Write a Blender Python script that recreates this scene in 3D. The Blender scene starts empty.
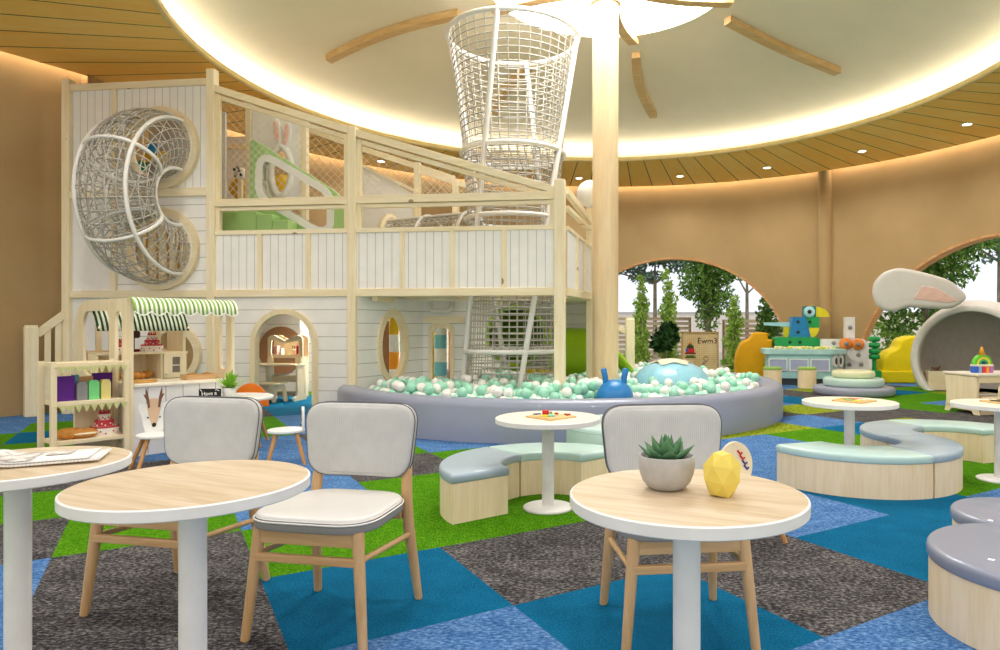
import bpy, bmesh, math, random
from mathutils import Vector, Matrix
from mathutils.geometry import tessellate_polygon
random.seed(11)
COL = bpy.context.scene.collection
PI = math.pi
sin, cos, R = math.sin, math.cos, math.radians
# camera figures of the room survey: focal length in pixels, principal point, eye height
F, CX, CY, H = 670.0, 569.0, 327.0, 1.2

def gp(px, py, z=0.0):
    Y = (H - z) * F / (py - CY)
    return Vector(((px - CX) / F * Y, Y, z))

def pt(px, py, Y):
    return Vector(((px - CX) / F * Y, Y, H - (py - CY) / F * Y))

# ------------------------------------------------------------------ materials
def lin(c):
    if isinstance(c, str):
        c = c.lstrip('#'); c = [int(c[i:i + 2], 16) / 255 for i in (0, 2, 4)]
    return tuple(x / 12.92 if x <= .04045 else ((x + .055) / 1.055) ** 2.4 for x in c) + (1,)

class N:
    def __init__(s, name):
        s.m = bpy.data.materials.new(name); s.m.use_nodes = True
        s.t = s.m.node_tree; s.b = s.t.nodes['Principled BSDF']
    def n(s, typ, ins=None, **kw):
        d = s.t.nodes.new(typ)
        for k, v in kw.items(): setattr(d, k, v)
        for k, v in (ins or {}).items():
            if isinstance(v, bpy.types.NodeSocket): s.t.links.new(v, d.inputs[k])
            else: d.inputs[k].default_value = v
        return d
    def math(s, op, a, b=0.0, c=None):
        ins = {0: a, 1: b}
        if c is not None: ins[2] = c
        return s.n('ShaderNodeMath', ins, operation=op).outputs[0]
    def mix(s, f, a, b):
        d = s.n('ShaderNodeMix', data_type='RGBA')
        for i, v in ((0, f), (6, a), (7, b)):
            if isinstance(v, bpy.types.NodeSocket): s.t.links.new(v, d.inputs[i])
            else: d.inputs[i].default_value = v
        return d.outputs[2]
    def ramp(s, f, stops):
        d = s.n('ShaderNodeValToRGB', {0: f})
        e = d.color_ramp.elements
        while len(e) < len(stops): e.new(.5)
        for x, (p, c) in zip(e, stops): x.position = p; x.color = c
        return d.outputs[0]
    def coord(s, sc=(1, 1, 1), rot=(0, 0, 0), which='Object'):
        tc = s.n('ShaderNodeTexCoord')
        return s.n('ShaderNodeMapping', {0: tc.outputs[which], 2: rot, 3: sc}).outputs[0]
    def noise(s, v, scale, detail=3.0, rough=.5, dist=0.0):
        return s.n('ShaderNodeTexNoise', {'Vector': v, 'Scale': scale, 'Detail': detail, 'Roughness': rough, 'Distortion': dist}).outputs[0]
    def xyz(s, v): return s.n('ShaderNodeSeparateXYZ', {0: v}).outputs
    def bump(s, h, strength=.3, dist=.01):
        b = s.n('ShaderNodeBump', {'Strength': strength, 'Distance': dist, 'Height': h})
        s.t.links.new(b.outputs[0], s.b.inputs['Normal'])
    def col(s, c):
        if isinstance(c, bpy.types.NodeSocket): s.t.links.new(c, s.b.inputs['Base Color'])
        else: s.b.inputs['Base Color'].default_value = c
    def fin(s, rough=.5, spec=.4, coat=0):
        s.b.inputs['Roughness'].default_value = rough
        s.b.inputs['Specular IOR Level'].default_value = spec
        s.b.inputs['Coat Weight'].default_value = coat
        return s.m

MATS = {}
def plain(name, c, rough=.5, spec=.4, var=.06, scale=9, coat=0, bump=0):
    if name in MATS: return MATS[name]
    n = N(name); a = lin(c)
    f = n.noise(n.coord(), scale, 3)
    d = tuple(x * (1 - var) for x in a[:3]) + (1,)
    e = tuple(min(1, x * (1 + var)) for x in a[:3]) + (1,)
    n.col(n.ramp(f, [(.3, d), (.7, e)]))
    if bump: n.bump(n.noise(n.coord(), 160, 2), bump, .003)
    MATS[name] = n.fin(rough, spec, coat); return MATS[name]

def wood(name, c1, c2, axis='z', rough=.5, fine=26, knots=None, spec=.3):
    if name in MATS: return MATS[name]
    n = N(name); sc = [1, 1, 1]; sc['xyz'.index(axis)] = .07
    v = n.coord(tuple(sc))
    f = n.noise(v, fine, 5, .6, .6)
    g = n.noise(v, fine * 4.5, 2, .6)
    h = n.math('ADD', n.math('MULTIPLY', f, .7), n.math('MULTIPLY', g, .3))
    c = n.ramp(h, [(.36, lin(c2)), (.62, lin(c1))])
    if knots:
        sk = [1, 1, 1]; sk['xyz'.index(axis)] = .6
        vo = n.n('ShaderNodeTexVoronoi', {'Vector': n.coord(tuple(sk)), 'Scale': 3.4})
        k = n.math('LESS_THAN', vo.outputs['Distance'], .085)
        c = n.mix(n.math('MULTIPLY', k, .75), c, lin(knots))
    n.col(c); n.bump(h, .08, .004)
    MATS[name] = n.fin(rough, spec); return MATS[name]

def boards(name, c, line, period, axis, rough=.5, width=.008, grain=False):
    """painted boards: grooves every `period` along an object axis"""
    if name in MATS: return MATS[name]
    n = N(name); x = n.xyz(n.coord())['xyz'.index(axis)]
    fr = n.math('FRACT', n.math('DIVIDE', x, period))
    g = n.math('LESS_THAN', fr, width / period)
    f = n.noise(n.coord(), 5, 3)
    a = lin(c); base = n.ramp(f, [(.3, tuple(q * .94 for q in a[:3]) + (1,)), (.7, a)])
    if grain:
        st = [6, 6, 6]; st['xyz'.index('z' if axis != 'z' else 'x')] = .5
        base = n.mix(n.math('MULTIPLY', n.noise(n.coord(tuple(st)), 12, 4), .35), base, lin('#cfc8bd'))
    n.col(n.mix(g, base, lin(line)))
    n.bump(n.math('SUBTRACT', 1.0, g), .4, .004)
    MATS[name] = n.fin(rough, .3); return MATS[name]

def stripes(name, cs, period, axis, rough=.7):
    if name in MATS: return MATS[name]
    n = N(name); x = n.xyz(n.coord())['xyz'.index(axis)]
    fr = n.math('FRACT', n.math('ADD', n.math('DIVIDE', x, period), 50.0))
    d = n.n('ShaderNodeValToRGB', {0: fr}); d.color_ramp.interpolation = 'CONSTANT'
    e = d.color_ramp.elements
    while len(e) < len(cs): e.new(.5)
    for i, c in enumerate(cs): e[i].position = i / len(cs); e[i].color = lin(c)
    n.col(d.outputs[0]); MATS[name] = n.fin(rough, .2); return MATS[name]

def emit(name, c, strength):
    if name in MATS: return MATS[name]
    n = N(name); n.col((0, 0, 0, 1))
    n.b.inputs['Emission Color'].default_value = lin(c); n.b.inputs['Emission Strength'].default_value = strength
    MATS[name] = n.m; return n.m

def carpet(name, c1, c2, c3, scale=95, stretch=(1, 1, 1), w=.14):
    n = N(name); v = n.coord(stretch)
    f = n.noise(v, scale, 4, .7)
    g = n.noise(v, 6, 3, .6)
    h = n.math('ADD', n.math('MULTIPLY', f, .8), n.math('MULTIPLY', g, .2))
    n.col(n.ramp(h, [(.5 - w, lin(c1)), (.5, lin(c2)), (.5 + w, lin(c3))]))
    n.bump(f, .5, .006); return n.fin(.95, .05)

PINE = ('#f8ecd0', '#ecdab0')
def pine(axis): return wood('pine wood ' + axis, PINE[0], PINE[1], axis, .5, 16, '#8a5a2a')
def ply(axis='z'): return wood('pale birch plywood ' + axis, '#f3e5c6', '#e9d6ae', axis, .5, 14)
def beech(axis='z'): return wood('chair beech wood ' + axis, '#dcb788', '#c49a68', axis, .42, 22)
def oak(axis='z'): return wood('pale oak veneer ' + axis, '#f9e5c6', '#eed5ac', axis, .5, 24)
WHITE = lambda: plain('white lacquer', '#ecebe8', .35, .45, .02)
PIPE = lambda: plain('white painted steel', '#e9e7e3', .35, .5, .03)
ROPE = lambda: plain('grey white rope', '#b9b4ab', .8, .2, .12, 30)

# ------------------------------------------------------------------ mesh builder
def vm(o, ang=0.0):
    """upright plane: x runs along ang, y is up, extrusion goes towards the viewer's side"""
    c, s = cos(ang), sin(ang)
    return Matrix(((c, 0, s, o[0]), (s, 0, -c, o[1]), (0, 1, 0, o[2]), (0, 0, 0, 1)))
def tr(x=0, y=0, z=0, rz=0.0, rx=0.0, ry=0.0, s=(1, 1, 1)):
    return Matrix.Translation((x, y, z)) @ Matrix.Rotation(rz, 4, 'Z') @ Matrix.Rotation(ry, 4, 'Y') @ Matrix.Rotation(rx, 4, 'X') @ Matrix.Diagonal((*s, 1))

def circ(r, n=32, ry=None, c=(0, 0), a0=0.0, a1=2 * PI, closed=True):
    ry = r if ry is None else ry
    m = n if closed else n + 1
    return [(c[0] + r * cos(a0 + (a1 - a0) * i / n), c[1] + ry * sin(a0 + (a1 - a0) * i / n)) for i in range(m)]
def rrect(w, h, r, n=6, c=(0, 0)):
    o = []
    for sx, sy, a in ((1, 1, 0), (-1, 1, PI / 2), (-1, -1, PI), (1, -1, 1.5 * PI)):
        o += circ(r, n, None, (c[0] + sx * (w / 2 - r), c[1] + sy * (h / 2 - r)), a, a + PI / 2, False)
    return o
def archp(w, h, n=20, c=0.0, y0=0.0):
    """door-shaped outline with a half-round top"""
    return [(c + w / 2, y0)] + circ(w / 2, n, None, (c, y0 + h - w / 2), 0, PI, False) + [(c - w / 2, y0)]
def ring(ri, ro, a0, a1, n=28):
    return circ(ro, n, None, (0, 0), a0, a1, False) + circ(ri, n, None, (0, 0), a1, a0, False)
def roundp(pts, r, n=5):
    """polygon with rounded corners"""
    o = []; m = len(pts)
    for i in range(m):
        p = Vector(pts[i]); a = (Vector(pts[i - 1]) - p); b = (Vector(pts[(i + 1) % m]) - p)
        rr = min(r, a.length * .45, b.length * .45)
        A = p + a.normalized() * rr; B = p + b.normalized() * rr
        for k in range(n + 1):
            t = k / n; o.append(tuple(A * (1 - t) ** 2 + p * 2 * t * (1 - t) + B * t * t))
    return o
def area(p): return .5 * sum(p[i - 1][0] * p[i][1] - p[i][0] * p[i - 1][1] for i in range(len(p)))
def offset(p, d):
    """move an outline inwards by d (outline anticlockwise)"""
    o = []; m = len(p)
    for i in range(m):
        a = Vector(p[i - 1]); b = Vector(p[i]); c = Vector(p[(i + 1) % m])
        e1 = (b - a); e2 = (c - b)
        e1 = e1.normalized() if e1.length > 1e-9 else e2.normalized(); e2 = e2.normalized() if e2.length > 1e-9 else e1
        n1 = Vector((-e1.y, e1.x)); n2 = Vector((-e2.y, e2.x)); nn = n1 + n2
        if nn.length < 1e-6: nn = n1
        nn.normalize(); k = max(.5, nn.dot(n1)); o.append(tuple(b + nn * d / k))
    return o

class MB:
    def __init__(s): s.v = []; s.f = []; s.s = []; s.m = []
    def add(s, vs, fs, M=None, smooth=False, mi=0):
        k = len(s.v)
        s.v += [tuple(M @ Vector(v)) if M is not None else tuple(v) for v in vs]
        for f in fs: s.f.append([k + i for i in f]); s.s.append(smooth); s.m.append(mi)
        return s
    def box(s, c, d, M=None, bev=0.0, mi=0, rz=0.0):
        b = bmesh.new(); bmesh.ops.create_cube(b, size=1)
        for v in b.verts: v.co = Vector((v.co.x * d[0], v.co.y * d[1], v.co.z * d[2]))
        if bev: bmesh.ops.bevel(b, geom=b.edges[:] , offset=bev, segments=2, affect='EDGES', profile=.5)
        X = tr(*c, rz=rz)
        if M is not None: X = M @ X
        b.verts.index_update()
        s.add([v.co for v in b.verts], [[v.index for v in f.verts] for f in b.faces], X, False, mi); b.free(); return s
    def bb(s, lo, hi, M=None, bev=0.0, mi=0):
        return s.box([(a + b) / 2 for a, b in zip(lo, hi)], [abs(b - a) for a, b in zip(lo, hi)], M, bev, mi)
    def tube(s, pts, r, n=8, closed=False, M=None, smooth=True, mi=0, sx=1.0):
        pts = [Vector(p) for p in pts]; m = len(pts); rs = r if isinstance(r, (list, tuple)) else [r] * m
        T = []
        for i in range(m):
            a = pts[i - 1] if (i or closed) else pts[0]; b = pts[(i + 1) % m] if (i < m - 1 or closed) else pts[-1]
            t = b - a; T.append(t.normalized() if t.length > 1e-9 else Vector((0, 0, 1)))
        u = T[0].orthogonal().normalized()
        if abs(T[0].z) < .9: u = Vector((0, 0, 1)).cross(T[0]).normalized()
        vs = []
        for i in range(m):
            u = (u - T[i] * u.dot(T[i])).normalized(); w = T[i].cross(u)
            for k in range(n):
                a = 2 * PI * k / n; vs.append(pts[i] + (u * cos(a) * sx + w * sin(a)) * rs[i])
        fs = []
        for i in range(m if closed else m - 1):
            j = (i + 1) % m
            for k in range(n): l = (k + 1) % n; fs.append([i * n + k, i * n + l, j * n + l, j * n + k])
        s.add(vs, fs, M, smooth, mi)
        if not closed: s.add(vs[:n], [list(range(n))[::-1]], M, False, mi); s.add(vs[-n:], [list(range(n))], M, False, mi)
        return s
    def bar(s, a, b, w, h, M=None, mi=0):
        """straight square bar from a to b, w wide and h high"""
        a, b = Vector(a), Vector(b); t = (b - a); L = t.length; t.normalize()
        up = Vector((0, 0, 1)) if abs(t.z) < .95 else Vector((0, 1, 0))
        x = up.cross(t).normalized(); y = t.cross(x)
        X = Matrix(((x.x, y.x, t.x, a.x), (x.y, y.y, t.y, a.y), (x.z, y.z, t.z, a.z), (0, 0, 0, 1)))
        if M is not None: X = M @ X
        return s.box((0, 0, L / 2), (w, h, L), X, min(w, h) * .06, mi)
    def lathe(s, prof, n=32, M=None, smooth=True, mi=0, a0=0.0, a1=2 * PI, sharp=False):
        full = abs(a1 - a0 - 2 * PI) < 1e-6; cols = n if full else n + 1
        vs = []; fs = []
        if sharp:
            for (p, q) in zip(prof, prof[1:]): s.lathe([p, q], n, M, smooth, mi, a0, a1)
            return s
        for r, z in prof:
            for i in range(cols): a = a0 + (a1 - a0) * i / n; vs.append((r * cos(a), r * sin(a), z))
        for j in range(len(prof) - 1):
            for i in range(n):
                k = (i + 1) % cols
                q = [j * cols + i, j * cols + k, (j + 1) * cols + k, (j + 1) * cols + i]
                if prof[j][0] < 1e-9: q = [q[0], q[2], q[3]]
                elif prof[j + 1][0] < 1e-9: q = [q[0], q[1], q[2]]
                fs.append(q)
        return s.add(vs, fs, M, smooth, mi)
    def ball(s, c, r, n=16, m=10, M=None, mi=0, sc=(1, 1, 1)):
        pr = [(r * sin(PI * j / m) if 0 < j < m else 0, -r * cos(PI * j / m)) for j in range(m + 1)]
        X = tr(*c, s=sc); X = M @ X if M is not None else X
        return s.lathe(pr, n, X, True, mi)
    def prism(s, outer, t, M=None, holes=(), mi=0, smooth_side=False):
        if area(outer) < 0: outer = outer[::-1]
        holes = [h[::-1] if area(h) > 0 else h for h in holes]
        loops = [outer] + list(holes)
        flat = [p for l in loops for p in l]; n = len(flat)
        tris = tessellate_polygon([[Vector((p[0], p[1], 0)) for p in l] for l in loops])
        fix = []
        for a, b, c in tris:
            A, B, D = flat[a], flat[b], flat[c]
            cr = (B[0] - A[0]) * (D[1] - A[1]) - (B[1] - A[1]) * (D[0] - A[0])
            fix.append([a, b, c] if cr > 0 else [a, c, b])
        s.add([(p[0], p[1], t) for p in flat], fix, M, False, mi)
        s.add([(p[0], p[1], 0) for p in flat], [f[::-1] for f in fix], M, False, mi)
        for l in loops:
            k = len(l)
            s.add([(p[0], p[1], 0) for p in l] + [(p[0], p[1], t) for p in l],
                  [[i, (i + 1) % k, k + (i + 1) % k, k + i] for i in range(k)], M, smooth_side, mi)
        return s
    def pad(s, outer, t, r, M=None, mi=0, seg=4, bot=None, f=None):
        """cushion: an outline extruded by t with rounded edges of radius r"""
        if area(outer) < 0: outer = outer[::-1]
        bot = r * .5 if bot is None else bot
        lay = [(bot, 0.0)] + [(bot * (1 - sin(PI / 2 * k / 2)), bot * (1 - cos(PI / 2 * k / 2))) for k in (1, 2)] if bot else [(0, 0.0)]
        lay += [(r * (1 - cos(PI / 2 * k / seg)), t - r + r * sin(PI / 2 * k / seg)) for k in range(seg + 1)]
        m = len(outer); vs = []; fs = []
        for d, z in lay: vs += [(*p, z) for p in offset(outer, d)]
        for j in range(len(lay) - 1):
            for i in range(m): k = (i + 1) % m; fs.append([j * m + i, j * m + k, (j + 1) * m + k, (j + 1) * m + i])
        top = [Vector((*v[:2], 0)) for v in vs[-m:]]
        tri = tessellate_polygon([top]); b = (len(lay) - 1) * m
        for q in tri:
            A, B, D = (top[i] for i in q); up = (B - A).cross(D - A).z > 0
            fs.append([b + i for i in (q if up else q[::-1])]); fs.append([i for i in (q[::-1] if up else q)])
        if f: vs = [f(Vector(v)) for v in vs]
        return s.add(vs, fs, M, True, mi)
    def build(s, name, mat, parent=None, loc=None, rz=0.0):
        me = bpy.data.meshes.new(name)
        me.from_pydata([tuple(v) for v in s.v], [], s.f)
        for p, sm, mi in zip(me.polygons, s.s, s.m): p.use_smooth = sm; p.material_index = mi
        for m in (mat if isinstance(mat, (list, tuple)) else [mat]): me.materials.append(m)
        me.update()
        o = bpy.data.objects.new(name, me); COL.objects.link(o)
        if loc is not None: o.location = loc
        if rz: o.rotation_euler[2] = rz
        if parent is not None: o.parent = parent
        return o

def tag(o, label, cat, group=None, kind=None):
    if label: o['label'] = label
    if cat: o['category'] = cat
    if group: o['group'] = group
    if kind: o['kind'] = kind
    return o
def thing(name, label, cat, loc=(0, 0, 0), rz=0.0, group=None):
    o = bpy.data.objects.new(name, None); COL.objects.link(o); o.empty_display_size = .1
    o.location = loc; o.rotation_euler[2] = rz
    return tag(o, label, cat, group)
def struct(o): o['kind'] = 'structure'; return o
def copy_tree(o, parent=None):
    c = o.copy(); COL.objects.link(c)
    if parent is not None: c.parent = parent
    for ch in [x for x in o.children]: copy_tree(ch, c)
    return c
def text_mesh(txt, size, name, mat, M, parent, depth=.002):
    cu = bpy.data.curves.new('lettering_curve', 'FONT'); cu.body = txt; cu.size = size; cu.extrude = depth; cu.align_x = 'CENTER'; cu.align_y = 'CENTER'
    t = bpy.data.objects.new('lettering_curve', cu); COL.objects.link(t)
    dg = bpy.context.evaluated_depsgraph_get(); me = bpy.data.meshes.new_from_object(t.evaluated_get(dg))
    bpy.data.objects.remove(t); bpy.data.curves.remove(cu)
    me.transform(M); me.materials.clear(); me.materials.append(mat); me.name = name
    o = bpy.data.objects.new(name, me); COL.objects.link(o); o.parent = parent
    return o
# ================================================================== SETTING
DC = Vector((.56, 9.2)); R_IN = 5.44; Z_S = 4.83          # round ceiling opening, soffit height
WC = Vector((1.0, 9.6)); R_W = 7.9                        # curved wall

# floor: carpet tiles on a turned square grid
th = R(58.69); TS = .893
tu = Vector((cos(th), -sin(th))); tv = Vector((sin(th), cos(th))); TA = Vector((-.704, 3.651))
KNOWN = {}
def put(c, *ij):
    for q in ij: KNOWN[q] = c
put('T', (0,-1),(1,0),(1,2),(0,3),(1,3),(2,2),(-2,6),(-5,8),(-5,11),(-7,-3),(-8,0),(-9,0),(-9,1),(-8,1),(-10,0),(-10,1))
put('C', (0,0),(1,1),(0,1),(-1,-2),(0,-2),(-2,-3),(-3,0),(1,-2),(-3,7),(-3,8),(-4,8),(-2,8),(-6,9),(-4,-2),(-4,-3),(-3,-2),(-6,-4),(-8,-1),(-9,-1),(-6,12),(-7,12),(-5,9),(-3,-4))
put('B', (1,-1),(0,2),(2,1),(2,0),(1,4),(-1,3),(-2,4),(-1,2),(-2,3),(-1,4),(-1,-3),(0,-3),(-2,-1),(-3,6),(-4,1),(-4,-1),(-5,-1),(-5,-2),(-3,-1),(-6,0),(-7,0),(-8,-4),(-9,-4),(-9,-3),(-9,-5),(-10,-4),(-10,-3))
put('G', (0,4),(-2,-2),(-1,-1),(-1,0),(-2,0),(-1,1),(-2,1),(-3,1),(-4,0),(-2,5),(-4,9),(-4,10),(-3,9),(-6,-1),(-7,-1),(-3,-3),(-6,-3),(-8,-3),(-7,-4),(-6,-2),(0,5),(-1,5),(-1,6),(-5,10),(-4,11),(-5,12))
put('O', (-3,4),(-3,5),(-2,7),(-4,7),(-6,10),(-4,12))
rnd = random.Random(5)
cm = {'T': 0, 'B': 1, 'G': 2, 'C': 3, 'O': 4}
mb = MB(); Mx = {}
for i in range(-22, 8):
    for j in range(-16, 22):
        c = KNOWN.get((i, j)) or rnd.choice('TBBGCCGO')
        q = [TA + tu * TS * (i + a) + tv * TS * (j + b) for a, b in ((0, 0), (1, 0), (1, 1), (0, 1))]
        if any(abs(p.x) > 11 or p.y > 19.5 or p.y < -3 for p in q): continue
        mb.add([(p.x, p.y, 0) for p in q], [[0, 1, 2, 3]], None, False, cm[c])
        mb.add([(p.x, p.y, -.03) for p in q], [[3, 2, 1, 0]], None, False, cm[c])
floor_mats = [carpet('teal carpet', '#07496a', '#0c5f86', '#187099', 110), carpet('mottled blue carpet', '#2a5387', '#4872a8', '#7c9fca', 42, (1, 1.8, 1), .12),
              carpet('grass green carpet', '#265c01', '#467f0b', '#6c9f20', 36, (3, 1, 1)), carpet('charcoal carpet', '#222123', '#474547', '#8a8684', 46, (1, 1.6, 1), .12),
              carpet('olive moss carpet', '#41640a', '#7f9122', '#adab3e', 14, (2.5, 1, 1))]
struct(mb.build('floor', floor_mats))

# curved wall with arched openings
def wall_z0(ang):
    for a in (12.2, 66.4, -42.0, 120.6):
        d = (ang - a) * PI / 180 * R_W
        if abs(d) < 3.08: return max(0.0, math.sqrt(3.08 ** 2 - d * d) - .08)
    return 0.0
WT = .28
pts = []
angs = [x * .45 for x in range(-200, 334)]
wallm = None
n = N('tan plaster'); n.col(n.ramp(n.noise(n.coord(), 1.3, 4), [(.3, lin('#b0946a')), (.7, lin('#b89c72'))])); wallm = n.fin(.85, .15)
def wp(ang, r, z): a = R(ang); return (WC.x + r * sin(a), WC.y + r * cos(a), z)
mb = MB(); ZT = 5.15
for a, b in zip(angs, angs[1:]):
    za, zb = wall_z0(a), wall_z0(b)
    mb.add([wp(a, R_W, za), wp(b, R_W, zb), wp(b, R_W, ZT), wp(a, R_W, ZT), wp(a, R_W + WT, za), wp(b, R_W + WT, zb), wp(b, R_W + WT, ZT), wp(a, R_W + WT, ZT)],
           [[0, 1, 2, 3], [5, 4, 7, 6], [1, 0, 4, 5], [3, 2, 6, 7]], None, False)
struct(mb.build('wall_back', wallm))
# wooden lining of the arches
revealm = wood('arch lining wood', '#d7a878', '#bd8550', 'x', .6, 8)
for k, ac in enumerate((12.2, 66.4)):
    mb = MB(); m = 40; prev = None
    for i in range(m + 1):
        a = PI * i / m; d = 3.08 * cos(a); z = max(0, 3.08 * sin(a) - .08)
        d2 = 3.03 * cos(a); z2 = max(0, 3.03 * sin(a) - .08)
        an = ac + d / R_W * 180 / PI; an2 = ac + d2 / R_W * 180 / PI
        cur = [wp(an, R_W - .015, z), wp(an2, R_W - .015, z2), wp(an2, R_W + WT, z2), wp(an, R_W + WT, z)]
        if prev: mb.add(prev + cur, [[0, 1, 5, 4], [1, 2, 6, 5], [2, 3, 7, 6], [3, 0, 4, 7]])
        prev = cur
    struct(mb.build('trim_%d' % (k + 1), revealm))
# pilaster on the curved wall
a = R(39.3); c0 = (WC.x + (R_W - .02) * sin(a), WC.y + (R_W - .02) * cos(a))
struct(MB().lathe([(.15, 0), (.15, Z_S + .2)], 24, tr(c0[0], c0[1], 0)).build('trim_3', wallm))
# plain wall on the left, running towards the viewer
def strip_wall(name, pts):
    mb = MB()
    for a, b in zip(pts, pts[1:]):
        mb.bar((a[0], a[1], ZT / 2), (b[0], b[1], ZT / 2), .2, ZT)
    return struct(mb.build(name, wallm))
mb = MB()
lw = [(-10.6, 2.8), (-7.64, 8.8), (-7.1, 9.75), (-7.05, 10.3)]
for (x0, y0), (x1, y1) in zip(lw, lw[1:]):
    mb.add([(x0, y0, 0), (x1, y1, 0), (x1, y1, ZT), (x0, y0, ZT), (x0 - .25, y0, 0), (x1 - .25, y1, 0), (x1 - .25, y1, ZT), (x0 - .25, y0, ZT)],
           [[1, 0, 3, 2], [4, 5, 6, 7], [3, 7, 6, 2], [0, 4, 7, 3]], None, False)
struct(mb.build('wall_left', wallm))

# timber soffit ring
n = N('golden timber soffit'); v = n.coord((1, 1, 1)); x = n.xyz(v)
ang = n.math('ARCTAN2', x[1], x[0]); r_ = n.math('SQRT', n.math('ADD', n.math('MULTIPLY', x[0], x[0]), n.math('MULTIPLY', x[1], x[1])))
fr = n.math('FRACT', n.math('ADD', n.math('MULTIPLY', ang, 96 / (2 * PI)), 100.0))
gl = n.math('LESS_THAN', fr, .045)
cv = n.n('ShaderNodeCombineXYZ', {0: n.math('MULTIPLY', ang, 60.0), 1: n.math('MULTIPLY', r_, .8), 2: 0.0}).outputs[0]
gr = n.noise(cv, 1.6, 5, .6)
plank = n.n('ShaderNodeTexWhiteNoise', {1: n.math('FLOOR', n.math('ADD', n.math('MULTIPLY', ang, 96 / (2 * PI)), 100.0))}, noise_dimensions='1D').outputs[0]
h = n.math('ADD', n.math('MULTIPLY', gr, .8), n.math('MULTIPLY', plank, .2))
n.col(n.mix(gl, n.ramp(h, [(.3, lin('#ffc75e')), (.7, lin('#ffda84'))]), lin('#3a2308'))); soffm = n.fin(.55, .3)
mb = MB(); M = tr(DC.x, DC.y, 0)
def soff_out(t):
    """outer edge: a short gap before the wall"""
    d = Vector((cos(t), sin(t))); lo, hi = 0.0, 14.0
    p = DC - WC; b = p.dot(d); cc = p.dot(p) - (R_W - .14) ** 2
    return -b + math.sqrt(b * b - cc)
nn = 200; vs = []; fs = []
t0, t1 = R(-38), R(218)
for i in range(nn + 1):
    t = t0 + (t1 - t0) * i / nn; ro = soff_out(t)
    if t > R(172):
        d = Vector((cos(t), sin(t))); ro = 9.6
        for (x0, y0), (x1, y1) in zip(lw, lw[1:]):
            a, e = Vector((x0, y0)) - DC, Vector((x1 - x0, y1 - y0)); den_ = d.x * e.y - d.y * e.x
            if abs(den_) > 1e-6:
                tt = (a.x * e.y - a.y * e.x) / den_; ss = (a.x * d.y - a.y * d.x) / den_
                if 0 <= ss <= 1 and tt > 0: ro = min(ro, tt - .16)
    for r, z in ((R_IN, Z_S), (ro, Z_S), (ro, Z_S + .05), (R_IN, Z_S + .05)): vs.append((r * cos(t), r * sin(t), z))
for i in range(nn):
    for k in range(4): l = (k + 1) % 4; fs.append([i * 4 + k, i * 4 + l, i * 4 + 4 + l, i * 4 + 4 + k][::-1])
mb.add(vs, fs); struct(mb.build('ceiling_soffit', soffm, None, (DC.x, DC.y, 0)))
# light edge band of the soffit opening
struct(MB().lathe([(R_IN + .04, Z_S - .012), (R_IN - .012, Z_S - .012), (R_IN - .012, Z_S + .07), (R_IN + .04, Z_S + .07)], 160).build('trim_4', plain('gold timber edge', '#e6cb8a', .5), None, (DC.x, DC.y, 0)))
# lid above the cove slot at the wall and in front, keeps the room closed
mb = MB(); mb.lathe([(8.0, ZT), (6.1, ZT), (6.1, ZT + .05), (9.6, ZT + .05), (9.6, ZT), (8.0, ZT)], 120, None, False, 0, R(-38), R(218))
struct(mb.build('ceiling_lid', plain('ceiling white', '#e6dfd0', .8, .2), None, (DC.x, DC.y, 0)))
# unseen white ring added so the cove light bounces white, not gold
struct(MB().lathe([(R_IN + .04, Z_S + .06), (6.22, Z_S + .06), (6.22, Z_S + .055), (R_IN + .04, Z_S + .055)][::-1], 128, None, False).build('added_bounce_ring', plain('bounce ring white', '#efece4', .8, .1), None, (DC.x, DC.y, 0)))
# dome
K_D = (5.92 - 5.02) / (6.2 ** 2 - 1.7 ** 2)
def dome_z(r): return 5.92 - K_D * (r * r - 1.7 ** 2)
prof = [(1.7 + (6.2 - 1.7) * i / 24,) for i in range(25)]
mb = MB(); mb.lathe([(p[0], dome_z(p[0])) for p in prof][::-1], 128)
mb.lathe([(6.2, 5.02), (6.2, Z_S + .05)][::-1], 128)
struct(mb.build('ceiling', plain('cream dome plaster', '#ece1c8', .85, .15, .02, 2), None, (DC.x, DC.y, 0)))
def dome_pt(px, py):
    k = (px - CX) / F; m = (CY - py) / F; lo = 4.0
    best = None
    for i in range(4000):
        Y = 6 + i * .003; p = Vector((k * Y, Y)); r = (p - DC).length; z = H + m * Y
        if r < 6.2 and r > 1 and z >= dome_z(r): return p
    return p
# luminous round skylight
sk = thing('round_skylight', 'large round luminous skylight at the top of the dome', 'skylight', (DC.x, DC.y, 5.92))
MB().lathe([(1.7, .015), (0, .015)], 96).build('diffuser', emit('skylight glow', '#fffcf6', 14.0), sk)
MB().lathe([(1.7, -.01), (1.74, -.01), (1.74, .06), (1.7, .06), (1.7, -.01)], 96, None, False).build('rim', plain('cream dome plaster', '#ece1c8'), sk)
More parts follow.
